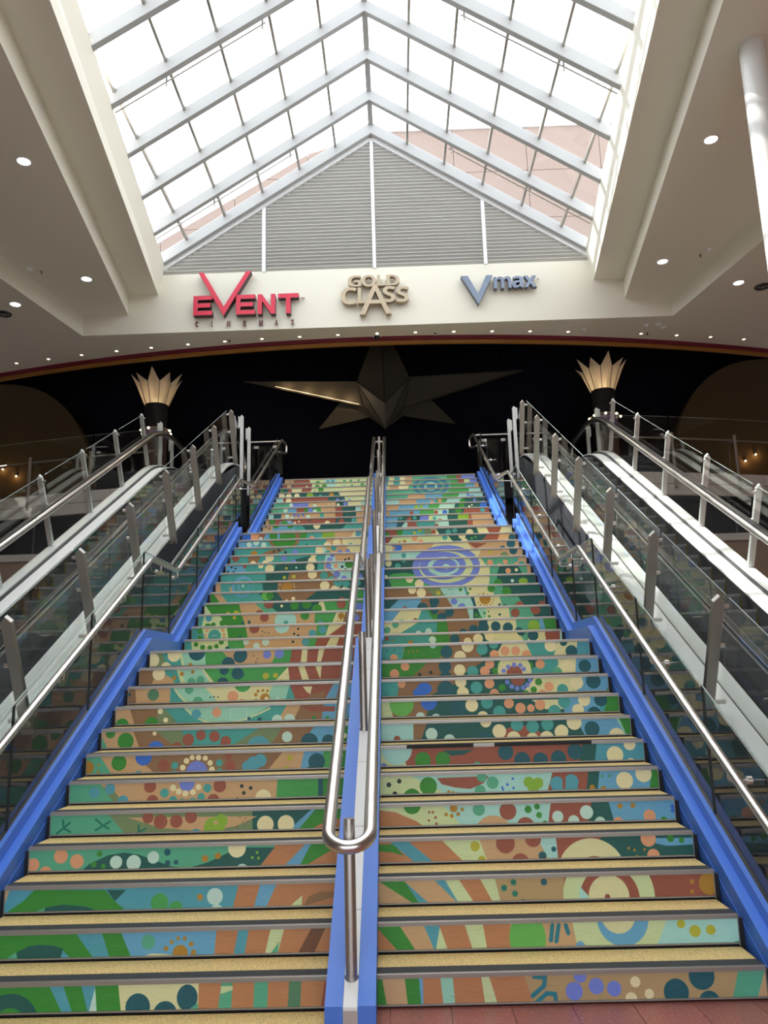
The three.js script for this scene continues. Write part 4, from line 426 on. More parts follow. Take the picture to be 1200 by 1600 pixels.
for (const [s, key, side] of [[-1, 'L', 'left'], [1, 'R', 'right']]) {
  const st = thing('mural_staircase', `${side} half of the wide stairs with hand-painted dotted mural risers`, 'stairs');
  const sheets = [0, 1, 2].map((f) => std({ map: muralSheet(MURAL[key].slice(12 * f, 12 * f + 12)), roughness: 0.55 }));
  for (let i = s < 0 ? 0 : 1; i <= 35; i++) {
    const zn = noseZ(i), y = i * RISE, xa = s * XD, xb = s * XF(Math.max(i, 1)), step = sub('step', st);
    const zBack = i < 35 ? noseZ(i + 1) + 0.006 : zn - 0.5;
    // riser panel with its slice of the mural
    const f = Math.floor((Math.max(i, 1) - 1) / 12), row = (Math.max(i, 1) - 1) % 12, base = s < 0 ? -2.13 : 0.125;
    const rg = box(xa, xb, y - RISE + 0.019, y - 0.02, zn - 0.022, zn - 0.008), p = rg.attributes.position, uv = rg.attributes.uv;
    for (let v = 0; v < p.count; v++) uv.setXY(v, (p.getX(v) - base) / 2.01, ((row + (p.getY(v) - (y - RISE)) / RISE) * 16.5 * 1024 / 201) / 1024);
    mesh('riser_panel', rg, i ? sheets[f] : M.tread, step);
    mesh('base_trim', box(xa, xb, y - RISE + 0.010, y - RISE + 0.018, zn - 0.022, zn - 0.006), M.alu, step);
    mesh('nosing', sideways([[zn, y - 0.004], [zn - 0.004, y + 0.001], [zn - 0.012, y + 0.001], [zn - 0.012, y - 0.004], [zn - 0.098, y - 0.004], [zn - 0.098, y - 0.012], [zn - 0.004, y - 0.012], [zn - 0.004, y - 0.024], [zn - 0.001, y - 0.024]], xa, xb), M.alu, step);
    mesh('grip_strip', box(xa, xb, y - 0.004, y + 0.0015, zn - 0.098, zn - 0.013), M.grip, step);
    mesh('tread', grain(box(xa, xb, y - 0.03, y, zBack, zn - 0.098)), M.tread, step);
    if (s > 0 && i === 7) for (const [a, b] of [[0.33, 0.84], [1.0, 1.74]]) mesh('missing_trim_patch', box(a, b, y - 0.024, y + 0.003, zn - 0.014, zn + 0.002), M.black, step);
    mesh('end_cap', box(xb, xb + s * 0.004, y - RISE + 0.004, y, zn - 0.045, zn - 0.002), M.alu, step);
  }
  const core = [[0.02 - (s < 0 ? -GOING : 0), s < 0 ? -RISE : 0]];
  for (let i = s < 0 ? 0 : 1; i <= 35; i++) { core.push([noseZ(i) - 0.032, (i - 1) * RISE - 0.03], [noseZ(i) - 0.032, i * RISE - 0.032]); }
  core.shift(); core.push([-12.2, TOP - 0.032], [-12.2, TOP - 0.5], [-1.2, -0.15]);
  mesh('stair_core', sideways(core, s * (XD + 0.002), s * 2.03), M.black, st);
  const lowCore = core.filter(([z, y]) => z > -8 || y < 0.1).filter(([z]) => z > -8); lowCore.splice(lowCore.length - 1, 0, [-8.6, 24 * RISE - 0.032], [-8.6, 24 * RISE - 0.5]);
  mesh('stair_core', sideways(lowCore, s * 2.035, s * 2.17), M.black, st);
}
// blue steel stringers: a ledge beside the treads and a raised cap that holds the glass
for (const [s, side] of [[-1, 'left'], [1, 'right']]) {
  const t = thing('stair_stringer', `bright blue painted steel stringer along the ${side} edge of the stairs`, 'stringer');
  const lower = climb(0.112, 0.35, -3.53, -8.12, -12).slice(0, 4), upper = [[-8.35, C3 + 0.112 + SL * 8.35], [-11.78, C3 + 0.112 + SL * 11.78]];
  for (const [nm, path, dx] of [['lower', lower, 0], ['upper', upper, -0.14]]) {
    mesh('ledge', sideways(bandShape(path, -0.088, 0.2), s * (2.18 + dx), s * (2.242 + dx)), M.blue, t);
    mesh('cap', sideways(bandShape(path, 0, 0.3), s * (2.242 + dx), s * (2.274 + dx)), M.blue, t);
    mesh('inner_wall', sideways(bandShape(path, -0.2, 0.55), s * (2.176 + dx), s * (2.182 + dx)), M.blue, t);
    mesh('glass_channel', sideways(bandShape(path, -0.004, 0.3), s * (2.275 + dx), s * (2.30 + dx)), M.rubber, t);
  }
}
// frameless glass beside the stairs
const RAILH = 0.713, railPath = climb(0.79, 0.25, -3.61, -8.2, -12.0);
for (const [s, side] of [[-1, 'left'], [1, 'right']]) {
  const t = thing('glass_balustrade', `clear glass balustrade panels along the ${side} edge of the stairs`, 'balustrade');
  const low = climb(0.10, 0.4, -3.53, -8.12, -12.2), high = climb(0.905, 0.4, -3.53, -8.12, -12.2);
  const cuts = [0.3, -0.9, -2.2, -3.52, -4.49, -5.7, -6.9, -8.11, -8.58];
  for (let k = 0; k + 1 < cuts.length; k++) {
    const a = cuts[k] - 0.004, b = cuts[k + 1] + 0.004, x = s * 2.288, p = mesh('glass_panel', between(low, high, a, b, x), M.glass, t);
    mesh('top_edge', pipe([a, ...high.map((q) => q[0]).filter((z) => z < a && z > b), b].map((z) => [x, yOn(high, z), z]), 0.005, 6), M.edgeGlass, p);
    mesh('panel_edge', box(x - 0.008, x + 0.008, yOn(low, b), yOn(high, b), b - 0.012, b), M.glassEdge, p);
  }
  const cuts3 = [-8.6, -9.7, -10.7, -11.75];
  for (let k = 0; k < 3; k++) { const a = cuts3[k] - 0.004, b = cuts3[k + 1] + 0.004, x = s * 2.15, p = mesh('glass_panel', between(low, high, a, b, x), M.glass, t); mesh('panel_edge', box(x - 0.006, x + 0.006, yOn(low, k ? b : a), yOn(high, k ? b : a), k ? b - 0.009 : a, k ? b : a + 0.009), M.glassEdge, p); }
}
// round side handrails with brackets to the glass
for (const [s, side] of [[-1, 'left'], [1, 'right']]) {
  const t = thing('stair_handrail', `round stainless steel handrail along the ${side} edge of the stairs`, 'handrail');
  const xr = s < 0 ? 2.235 : 2.165, xAt = (z) => s * (z < -8.45 ? xr - 0.14 : xr);
  const pts = railPath.map(([z, y]) => [xAt(z), y, z]);
  const e = pts[pts.length - 1]; pts.push([e[0] - s * 0.06, e[1] - 0.02, e[2] - 0.28], [e[0] - s * 0.06, e[1] - 0.24, e[2] - 0.26], [e[0] + s * 0.08, e[1] - 0.25, e[2] - 0.05]);
  mesh('rail', pipe(fillet(pts, 0.075, 6), 0.027, 16), M.steel, t);
  for (const z of [-0.3, -1.55, -2.85, -3.95, -4.6, -5.2, -6.3, -7.5, -8.5, -9.2, -10.2, -11.3]) {
    const y = yOn(railPath, z), xg = s * (z < -8.55 ? 2.15 : 2.288), x = xAt(z), b = sub('bracket', t);
    mesh('arm', pipe(fillet([[x, y - 0.018, z], [x, y - 0.085, z - 0.01], [xg, y - 0.085, z - 0.02]], 0.03, 5), 0.008, 8), M.steel, b);
    mesh('glass_clamp', new THREE.CylinderGeometry(0.024, 0.024, 0.03, 14).rotateZ(Math.PI / 2).translate(xg, y - 0.085, z - 0.02), M.steel, b);
  }
}
// centre divider: two blue kerbs with a bright metal channel between them
{
  const t = thing('stair_divider', 'blue steel divider kerb with bright metal strip down the middle of the stairs', 'divider');
  const path = climb(0.035, 0.2, -3.40, -7.98, -11.85);
  for (const s of [-1, 1]) mesh('blue_kerb', sideways(bandShape(path, 0, 0.45), s * 0.037, s * 0.127), M.blue, t);
  mesh('metal_strip', sideways(bandShape(path, -0.004, 0.3), -0.036, 0.036), M.deck, t);
  mesh('front_plate', box(-0.034, 0.034, -0.2, path[0][1] - 0.02, 0.2, 0.206), M.brushed, t);
  for (let z = -0.35; z > -3.3; z -= 0.62) mesh('strip_joint', box(-0.036, 0.036, yOn(path, z) - 0.012, yOn(path, z) - 0.0025, z - 0.002, z + 0.002), M.brushed, t);
}
// double centre handrail on posts
{
  const t = thing('centre_handrail', 'double stainless steel handrail on round posts down the middle of the stairs', 'handrail');
  const path = climb(RAILH, 0.02, -3.77, -8.36, -12.2), run = (s) => path.map(([z, y]) => [s * 0.112, y, z]);
  const left = run(-1), right = run(1);
  const end = path[path.length - 1];
  const bow = []; for (let k = 1; k < 16; k++) { const a = Math.PI * k / 16; bow.push([-0.112 * Math.cos(a), path[0][1] - 0.052 * Math.sin(a), path[0][0] + 0.112 * Math.sin(a)]); }
  const loop = [...fillet(left, 0.1, 8).reverse(), ...bow, ...fillet(right, 0.1, 8)];
  mesh('rail', pipe(loop, 0.036, 18), M.steel, t);
  mesh('rail_end', pipe(fillet([[-0.112, end[1], end[0]], [-0.112, end[1] - 0.04, end[0] - 0.16], [0.112, end[1] - 0.04, end[0] - 0.16], [0.112, end[1], end[0]]], 0.08, 6), 0.034, 16), M.steel, t);
  const kerb = climb(0.035, 0.2, -3.40, -7.98, -11.85);
  for (const z of [0.04, -1.98, -3.45, -4.9, -6.5, -8.1, -9.4, -10.9, -12.0]) {
    const y = yOn(path, z), y0 = z < -11.9 ? TOP : yOn(kerb, z) - 0.03, p = sub('post', t);
    mesh('pole', cyl(0.03, 0.03, y0, y + 0.075, 0, z, 20), M.brushed, p);
    const arc = []; for (let k = 0; k <= 10; k++) { const a = Math.PI * k / 10; arc.push([-0.112 * Math.cos(a), y - 0.02 - 0.055 * Math.sin(a), z]); }
    mesh('saddle', faces(arc.slice(1).map((q, k) => [[arc[k][0], arc[k][1], z + 0.02], [q[0], q[1], z + 0.02], [q[0], q[1], z - 0.02], [arc[k][0], arc[k][1], z - 0.02]])), M.brushed, p);
    mesh('foot_flange', cyl(0.037, 0.037, y0, y0 + 0.03, 0, z, 16), M.brushed, p);
  }
}

// ------------------------------------------------------------------ escalators
const EN = -0.05, EH = 0.76, ETOP = 6.78;
for (const [s, side] of [[-1, 'left'], [1, 'right']]) {
  const t = thing('escalator', `escalator with glass balustrades on the ${side} of the mural stairs`, 'escalator');
  const X = (a, b) => [s * a, s * b];
  const bent = (c, lo, hi, z0, z1, r) => fillet([[z0, lo], [(c - lo) / SL, lo], [(c - hi) / SL, hi], [z1, hi]], r, 12);
  const hr = bent(EH, 0.98, ETOP, 1.6, -12.9, 0.95), dk = bent(0.03, 0.25, 6.05, 1.75, -13.0, 0.95);
  const loopEnd = (z, y, dir) => { const o = []; for (let k = 1; k <= 10; k++) { const a = Math.PI * k / 10; o.push([z + dir * 0.3 * Math.sin(a), y - 0.3 + 0.3 * Math.cos(a)]); } return o; };
  const whole = [...loopEnd(1.6, 0.98, 1).reverse(), ...hr, ...loopEnd(-12.9, ETOP, -1)];
  for (const [xg, inner] of [[3.085, 1], [4.40, -1]]) {
    const b = sub('balustrade', t);
    mesh('handrail_belt', sideways(ribbon(whole, 0.0, 0.032), ...X(xg - 0.036 - inner * 0.01, xg + 0.036 - inner * 0.01), 0.012), M.rubber, b);
    mesh('handrail_profile', pipe(ribbon(whole, -0.03, 0.0).slice(whole.length).reverse().map(([z, y]) => [s * (xg + inner * 0.022), y, z]), 0.043, 18), M.steel, b);
    for (let z = 1.5; z > -12.8; z -= 1.43) {
      const lowZ = Math.max(z - 1.43, -12.9);
      mesh('glass_panel', between(dk, hr, z - 0.006, lowZ + 0.006, s * xg, 0.12), M.glass, b);
    }
    const ia = xg + inner * 0.014, ib = xg + inner * 0.195, oa = xg - inner * 0.014, ob = xg - inner * 0.155;
    mesh('inner_deck', sideways(ribbon(dk, -0.02, 0.0), ...X(Math.min(ia, ib), Math.max(ia, ib))), M.deck, b);
    mesh('outer_deck', sideways(ribbon(dk, 0.02, 0.05), ...X(Math.min(oa, ob), Math.max(oa, ob))), M.deck, b);
    mesh('glass_seal', sideways(ribbon(dk, -0.03, 0.03), ...X(xg - 0.013, xg + 0.013)), M.rubber, b);
    mesh('skirt', sideways(ribbon(dk, -0.32, -0.02), ...X(Math.min(ib, ib + inner * 0.01), Math.max(ib, ib + inner * 0.01))), M.rubber, b);
    mesh('deck_edge', sideways(ribbon(dk, 0.006, 0.022), ...X(Math.min(ob, ob - inner * 0.014), Math.max(ob, ob - inner * 0.014))), M.steel, b);
    // outer cladding in separate sheets
    const lowC = dk.map(([z, y]) => [z, y - 1.15]);
    for (let z = 1.2; z > -12.6; z -= 1.385) { const zb = z - 1.375, x = xg - inner * 0.16; const sh = [[z, yOn(lowC, z)], [zb, yOn(lowC, zb)], [zb, yOn(dk, zb) + 0.0], [z, yOn(dk, z) + 0.0]]; mesh('side_panel', sideways(sh, ...X(Math.min(x, x - inner * 0.012), Math.max(x, x - inner * 0.012))), M.cladding, b); }
  }
  mesh('truss', sideways([...dk.map(([z, y]) => [z, y - 0.45]), ...dk.map(([z, y]) => [z, y - 0.95]).reverse()], ...X(2.96, 4.53)), M.black, t);
  // moving steps
  const sg = (() => {
    const g = [box(-0.455, 0.455, -0.03, 0, -0.375, 0)];
    const arc = []; for (let k = 0; k <= 6; k++) arc.push([-0.012 - 0.03 * Math.sin(Math.PI / 2 * k / 6), -0.03 - 0.19 * k / 6]);
    g.push(sideways([[-0.002, -0.005], ...arc, [-0.09, -0.22], [-0.09, -0.005]], -0.455, 0.455));
    for (let k = 0; k < 30; k++) g.push(box(-0.45 + k * 0.0305, -0.45 + k * 0.0305 + 0.012, 0, 0.006, -0.37, -0.004));
    return merge(g);
  })();
  const eg = [box(-0.455, -0.443, -0.2, 0.007, -0.05, 0.003), box(0.443, 0.455, -0.2, 0.007, -0.05, 0.003)];
  for (let k = 0; k < 29; k++) {
    const y = Math.min(0.02 + 0.205 * k, TOP), z = (EN - (0.02 + 0.205 * k)) / SL;
    const m = mesh('step', sg, M.stepMetal, t); m.position.set(s * 3.742, y, z);
    for (const g of eg) mesh('edge_marking', g, M.stepYellow, m);
  }
  mesh('upper_comb_plate', box(s * 3.28, s * 4.2, TOP - 0.03, TOP + 0.004, -13.0, -10.98), M.alu, t);
  mesh('lower_comb_plate', box(s * 3.28, s * 4.2, -0.03, 0.03, 0.05, 1.9), M.alu, t);
}
// glass screens on leaning posts, both sides of each escalator
const TH = Math.atan(SL), up = [Math.cos(TH), Math.sin(TH)];     // (y, z) of a post standing square to the slope
for (const [s, side] of [[-1, 'left'], [1, 'right']]) for (const inner of [true, false]) {
  const xp = inner ? 2.79 : 4.52, xg = inner ? 2.86 : 4.465, cb = inner ? 0.08 : 0.10, h = inner ? 1.04 : 1.0, n = 8;
  const t = thing('glass_screen', inner ? `leaning glass screen between the stairs and the ${side} escalator` : `leaning glass screen on the outer side of the ${side} escalator`, 'screen');
  const mat = inner ? M.brushed : M.paleSteel, zTop0 = inner ? -0.35 : -0.43;
  const feet = [];
  for (let k = 0; k < n - (inner ? 0 : 0); k++) {
    const zt = zTop0 - (inner ? 1.382 : 1.373) * k, zf = zt - h * up[1], yf = cb - SL * zf; feet.push([zf, yf]);
    const w = inner ? 0.041 : 0.032, d = 0.022;
    const g = new THREE.ExtrudeGeometry(new THREE.Shape([[-w, 0], [w, 0], [w, h - 0.035], [0, h + 0.01], [-w, h - 0.035]].map(([a, b]) => new THREE.Vector2(a, b))), { depth: 2 * d, bevelEnabled: true, bevelSize: 0.004, bevelThickness: 0.004, bevelSegments: 1 }).translate(0, 0, -d);
    const p = mesh('post', g, mat, t); p.position.set(s * xp, yf, zf); p.rotation.x = TH;
    const cl = (q) => new THREE.CylinderGeometry(0.018, 0.018, Math.abs(xg - xp) + 0.03, 10).rotateZ(Math.PI / 2).translate(s * (xg - xp) / 2, q, 0);
    for (const q of [h - 0.08, h - 0.42]) mesh('clamp', cl(q), M.steel, p);
    if (inner) mesh('foot_bracket', box(s * 0.02, s * 0.14, 0.10, 0.135, -0.012, 0.012), M.steel, p);
  }
  for (let k = 0; k + 1 < n; k++) {
    const P = ([z, y], q, o) => [s * xg, y + up[0] * q - o * SL, z + up[1] * q + o];
    const a = feet[k], b = feet[k + 1], q0 = inner ? 0.10 : 0.5, q1 = h + 0.005;
    mesh('top_edge', pipe([P(a, q1, -0.03), P(b, q1, 0.03)], 0.0035, 6), M.edgeGlass, mesh('glass_panel', faces([[P(a, q0, -0.03), P(b, q0, 0.03), P(b, q1, 0.03), P(a, q1, -0.03)]]), M.glass, t));
  }
  { // rounded last pane where the screen turns level, then upright posts on the landing
    const a = feet[n - 1], q = [], y0 = a[1] + 0.2, yT = a[1] + up[0] * h, zT = a[0] + up[1] * h;
    const top = []; for (let k = 0; k <= 8; k++) { const f = k / 8; top.push([zT - 1.15 * f, yT + 0.30 * Math.sin(Math.PI * 0.5 * Math.min(1, f * 1.7)) - 0.38 * f * f]); }
    for (let k = 0; k < 8; k++) { const z0 = a[0] - 0.6 * k / 8 - 0.03, z1 = a[0] - 0.6 * (k + 1) / 8 - 0.03; q.push([[s * xg, y0 + 0.3 * k / 8, z0], [s * xg, y0 + 0.3 * (k + 1) / 8, z1], [s * xg, top[k + 1][1], top[k + 1][0] - 0.03], [s * xg, top[k][1], top[k][0] - 0.03]]); }
    mesh('rounded_pane', faces(q), M.glass, t);
    for (const [z, yt] of inner ? [[-11.15, 7.02], [-11.95, 7.02]] : [[-11.35, 7.0], [-12.2, 6.9]]) {
      const p = mesh('landing_post', facing([[-0.035, 5.5], [0.035, 5.5], [0.035, yt - 0.04], [0, yt], [-0.035, yt - 0.04]], 0, 0.05, 0.004), M.paleSteel, t); p.position.set(s * xp, 0, z);
      mesh('post_head', facing([[-0.02, yt - 0.30], [0.02, yt - 0.26], [0.02, yt - 0.05], [-0.02, yt - 0.03]], 0, 0.06, 0.003), M.paleSteel, p).position.set(s * 0.05, 0, -0.005);
    }
  }
}

// ------------------------------------------------------------------ upper floor and the dark cinema foyer
{
  const edge = []; for (let x = -WALLX; x <= WALLX + 0.01; x += 0.5) edge.push([x, floorZ(Math.max(Math.abs(x), 4.6))]);
  const plan = []; for (const [x, z] of edge) if (x < -4.59) plan.push([x, z]);
  plan.push([-4.6, floorZ(4.6)], [-2.95, floorZ(4.6)], [-2.95, -12.3], [-2.2, -12.3], [-2.2, -11.74], [2.2, -11.74], [2.2, -12.3], [2.95, -12.3], [2.95, floorZ(4.6)], [4.6, floorZ(4.6)]);
  for (const [x, z] of edge) if (x > 4.59) plan.push([x, z]);
  plan.push([WALLX, -19], [-WALLX, -19]);
  struct('floor', upright(plan, 5.35, TOP), M.carpet, 'dark carpeted upper floor of the cinema foyer', 'floor');
  for (const [s, side] of [[-1, 'left'], [1, 'right']]) {
    const f = struct('trim_' + (s < 0 ? 3 : 4), null, null, `pale two-band fascia along the ${side} balcony edge`, 'fascia');
    for (const [y0, y1] of [[5.44, 5.685], [5.70, 5.95]]) for (let k = 0; k < 5; k++) {
      const pts = [], bk = []; for (let j = 0; j <= 4; j++) { const x = 4.72 + (k + j / 4) * 1.35 - (j === 4 ? 0.008 : 0); pts.push([s * x, floorZ(x) + 0.12]); bk.unshift([s * x, floorZ(x) + 0.005]); }
      mesh('fascia_panel', upright([...pts, ...bk], y0, y1), M.fascia, f);
    }
    // shop front and wall under the balcony
    struct('wall_' + side + '_shop', box(s * 4.7, s * WALLX, -0.2, 4.48, -13.55, -13.4), M.tanWall, `tan wall under the ${side} balcony behind the escalator`, 'wall');
    const w = struct('window_' + (s < 0 ? 2 : 3), null, null, `dark shop window strip under the ${side} balcony`, 'window');
    for (let k = 0; k < 4; k++) { const x0 = 4.75 + 1.65 * k; mesh('pane', box(s * x0, s * (x0 + 1.62), 4.5, 5.44, -13.5, -13.46), M.darkGlass, w); }
    for (let k = 0; k < 5; k++) { const x0 = 4.73 + 1.65 * k; mesh('frame', box(s * (x0 - 0.02), s * (x0 + 0.02), 4.48, 5.44, -13.5, -13.43), M.cladding, w); }
    mesh('sill', box(s * 4.7, s * WALLX, 4.46, 4.62, -13.5, -13.36), M.fascia, w);
    // balcony glass
    const b = thing('balcony_balustrade', `glass balustrade with steel posts on the ${side} balcony edge`, 'balustrade');
    const xs = [4.9, 6.55, 8.1, 9.7, 11.2];
    for (let k = 0; k + 1 < xs.length; k++) { const A = (x, y) => [s * x, y, floorZ(x) + 0.06]; mesh('top_edge', pipe([A(xs[k] + 0.02, 7.27), A(xs[k + 1] - 0.02, 7.27)], 0.004, 6), M.edgeGlass, b); mesh('glass_panel', faces([[A(xs[k] + 0.02, 5.98), A(xs[k + 1] - 0.02, 5.98), A(xs[k + 1] - 0.02, 7.27), A(xs[k] + 0.02, 7.27)]]), M.glass, b); }
    for (const x of xs) { const p = mesh('post', facing([[-0.03, 5.6], [0.03, 5.6], [0.03, 6.86], [-0.03, 6.86]], 0, 0.05, 0.004), M.brushed, b); p.position.set(s * x, 0, floorZ(x) + 0.14); mesh('rail_arm', box(-0.02, 0.02, 6.70, 6.76, -0.22, 0), M.brushed, p); }
    mesh('rail', pipe(xs.flatMap((x, k) => k ? [[s * (x + xs[k - 1]) / 2, 6.80, floorZ((x + xs[k - 1]) / 2) - 0.08], [s * x, 6.80, floorZ(x) - 0.08]] : [[s * x, 6.80, floorZ(x) - 0.08]]), 0.025, 10), M.brushed, b);
    // short guard between the stairs and the escalator landing
    const g = thing('landing_guard', `short glass guard between the stair head and the ${side} escalator`, 'balustrade');
    mesh('rail', pipe([[s * 2.12, 6.83, -12.45], [s * 2.9, 6.83, -12.45]], 0.024, 12), M.steel, g);
    mesh('glass_panel', faces([[[s * 2.14, 5.8, -12.4], [s * 2.88, 5.8, -12.4], [s * 2.88, 6.72, -12.4], [s * 2.14, 6.72, -12.4]]]), M.glass, g);
    for (const x of [2.3, 2.72]) mesh('rail_bracket', box(s * (x - 0.05), s * (x + 0.05), 6.66, 6.72, -12.44, -12.38), M.steel, g);
    // rounded tan wall at the side of the foyer
    const disc = []; for (let k = 0; k <= 24; k++) { const a = Math.PI / 2 * k / 24; disc.push([s * (9.75 - 2.45 * Math.cos(a) ** 0.9), 6.4 + 2.95 * Math.sin(a)]); }
    const sil = [[s * 7.3, 5.78], ...disc, [s * WALLX, 9.6], [s * WALLX, 5.78]];
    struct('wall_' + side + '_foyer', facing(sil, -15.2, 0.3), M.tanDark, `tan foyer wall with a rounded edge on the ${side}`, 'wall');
  }
  struct('wall_foyer_back', box(-WALLX, WALLX, 5.7, 12.6, -18.2, -18), M.navy, 'midnight blue back wall of the cinema foyer', 'wall');
  struct('wall_foyer_left', box(-WALLX - 0.2, -WALLX, 5.3, 12.6, -19, -14), M.navy, 'midnight blue left side wall of the cinema foyer', 'wall');
  struct('wall_foyer_right', box(WALLX, WALLX + 0.2, 5.3, 12.6, -19, -14), M.navy, 'midnight blue right side wall of the cinema foyer', 'wall');
  const roof = (z) => 8.80 + 0.45 * (-z - 11.1);                    // foyer ceiling rises away from the arch
  struct('ceiling', sideways([[-11.1, roof(-11.1)], [-18.2, roof(-18.2)], [-18.2, roof(-18.2) + 0.15], [-11.1, roof(-11.1) + 0.15]], -WALLX - 0.2, WALLX + 0.2), M.navy, 'midnight blue sloping ceiling of the cinema foyer', 'ceiling');
}
// faceted star hanging in the foyer
{
  const v = { topL: [-0.65, 9.59, -16.2], topR: [0.81, 9.67, -16.2], up: [0.05, 11.64, -16.6], c: [0.11, 8.8, -15.7], bot: [0.11, 8.13, -15.9], Lt: [-3.8, 9.85, -16.6], Ll: [-0.49, 8.86, -16.15], Rt: [3.97, 9.92, -16.6], Rl: [0.61, 8.79, -16.15], dl: [-1.76, 8.43, -16.7], dlu: [-1.1, 9.16, -16.5], dll: [-0.32, 8.58, -16.25], dr: [2.07, 8.45, -16.7], dru: [1.36, 9.15, -16.5], drl: [0.6, 8.59, -16.25] };
  const ctr = [0.08, 9.2, -17.4];
  const t = thing('hanging_star', 'huge faceted brown five-pointed star in the dark foyer', 'star');
  const part = (n, tris, m = M.star) => mesh(n, faces(tris), m, t);
  part('upper_ray', [[v.topL, v.c, v.up], [v.c, v.topR, v.up], [v.topR, ctr, v.up], [ctr, v.topL, v.up]]);
  part('left_ray', [[v.Lt, v.Ll, v.topL], [v.Lt, v.topL, ctr], [v.Lt, ctr, v.Ll]]);
  part('right_ray', [[v.Rt, v.topR, v.Rl], [v.Rt, ctr, v.topR], [v.Rt, v.Rl, ctr]]);
  part('lower_left_ray', [[v.dl, v.dll, v.dlu], [v.dl, v.dlu, ctr], [v.dl, ctr, v.dll], [v.dlu, v.dll, v.Ll]]);
  part('lower_right_ray', [[v.dr, v.dru, v.drl], [v.dr, ctr, v.dru], [v.dr, v.drl, ctr], [v.dru, v.Rl, v.drl]]);
  part('boss', [[v.topL, v.bot, v.c], [v.c, v.bot, v.topR]], std({ color: lin(0.22, 0.20, 0.17), roughness: 0.6 }));
  part('boss_side', [[v.topL, v.Ll, v.bot], [v.topR, v.bot, v.Rl], [v.Ll, v.dll, v.bot], [v.Rl, v.bot, v.drl], [v.dll, ctr, v.bot], [v.drl, v.bot, ctr]]);
  for (const [a, b] of [['up', 'c'], ['topL', 'c'], ['topR', 'c'], ['topL', 'Lt'], ['topR', 'Rt'], ['topL', 'bot'], ['topR', 'bot'], ['Ll', 'bot'], ['Rl', 'bot'], ['Rl', 'Rt'], ['topL', 'Ll'], ['topR', 'Rl']]) mesh('edge_rib', pipe([v[a], v[b]], 0.025, 6), M.starRib, t);
  for (const [x, y] of [[-3.2, 9.75], [3.3, 9.8], [0.06, 10.6]]) mesh('hanger', pipe([[x, y, -16.7], [x, 8.82 + 0.45 * 5.6, -16.7]], 0.008, 6), M.black, t);
  const A = [-2.9, 9.60, -16.36], B = [-0.58, 8.90, -16.06];
  mesh('light_strip', pipe([A, B], 0.007, 6), M.strip, t);
  for (let k = 0; k < 4; k++) { const f = (k + 0.5) / 4, p = new THREE.PointLight(lin(1, 0.72, 0.42), 0.16, 0, 2); p.position.set(A[0] + (B[0] - A[0]) * f, A[1] + (B[1] - A[1]) * f + 0.06, A[2] + (B[2] - A[2]) * f + 0.10); p.castShadow = true; p.name = 'strip_light'; t.add(p); }
}
// flame-shaped column lamps
for (const [s, side] of [[-1, 'left'], [1, 'right']]) {
  const x = s * 5.22, z = -13.25, t = thing('column_lamp', `dark round column topped by a glowing petal-shaped lamp on the ${side}`, 'lamp', [x, TOP, z], 'pair of petal lamps in the foyer');
  mesh('shaft', cyl(0.27, 0.27, 0, 1.42, 0, 0, 28), std({ color: lin(0.12, 0.07, 0.055), roughness: 0.2 }), t);
  mesh('light_band', cyl(0.28, 0.28, 1.42, 1.62, 0, 0, 28), std({ color: lin(0.16, 0.09, 0.22), roughness: 0.3 }), t);
  mesh('collar', new THREE.TorusGeometry(0.31, 0.025, 8, 32).rotateX(Math.PI / 2).translate(0, 1.64, 0), M.gold, t);
  mesh('capital', cyl(0.24, 0.27, 1.66, 2.26, 0, 0, 28), M.black, t);
  for (let k = 0; k < 8; k++) { const a = k / 8 * 2 * Math.PI + 0.2; mesh('collar_lamp', new THREE.SphereGeometry(0.028, 10, 8).translate(0.35 * Math.cos(a), 1.62, 0.35 * Math.sin(a)), M.lampWarm, t); }
  const paper = new THREE.MeshPhysicalMaterial({ color: lin(0.72, 0.62, 0.48), roughness: 0.9, transmission: 0.35, thickness: 0 });
  for (let k = 0; k < 9; k++) {
    const a0 = k / 9 * 2 * Math.PI + 0.1, da = Math.PI / 9, ring = (a, r, y) => [r * Math.cos(a), y, r * Math.sin(a)], tip = 3.02 - 0.10 * (k % 2);
    const B0 = ring(a0 - da, 0.25, 2.26), B1 = ring(a0 + da, 0.25, 2.26), Bm = ring(a0, 0.275, 2.26), S0 = ring(a0 - da, 0.40, 2.74), S1 = ring(a0 + da, 0.40, 2.74), Sm = ring(a0, 0.47, 2.74), T = ring(a0, 0.60, tip);
    const p = mesh('petal', faces([[B0, Bm, Sm, S0], [Bm, B1, S1, Sm], [S0, Sm, T], [Sm, S1, T]]), paper, t);
    mesh('petal_rib', pipe([B0.map((q, j) => q * (j === 1 ? 1 : 1.02)), S0.map((q, j) => q * (j === 1 ? 1 : 1.02))], 0.008, 5), M.starRib, p);
  }
  mesh('bulb', new THREE.SphereGeometry(0.09, 14, 10).translate(0, 2.38, 0), M.lampWarm, t);
  const p = new THREE.PointLight(lin(1, 0.76, 0.48), 1.1, 0, 2); p.position.set(0, 2.4, 0); p.castShadow = true; p.shadow.radius = 4; p.name = 'bulb_light'; t.add(p);
}
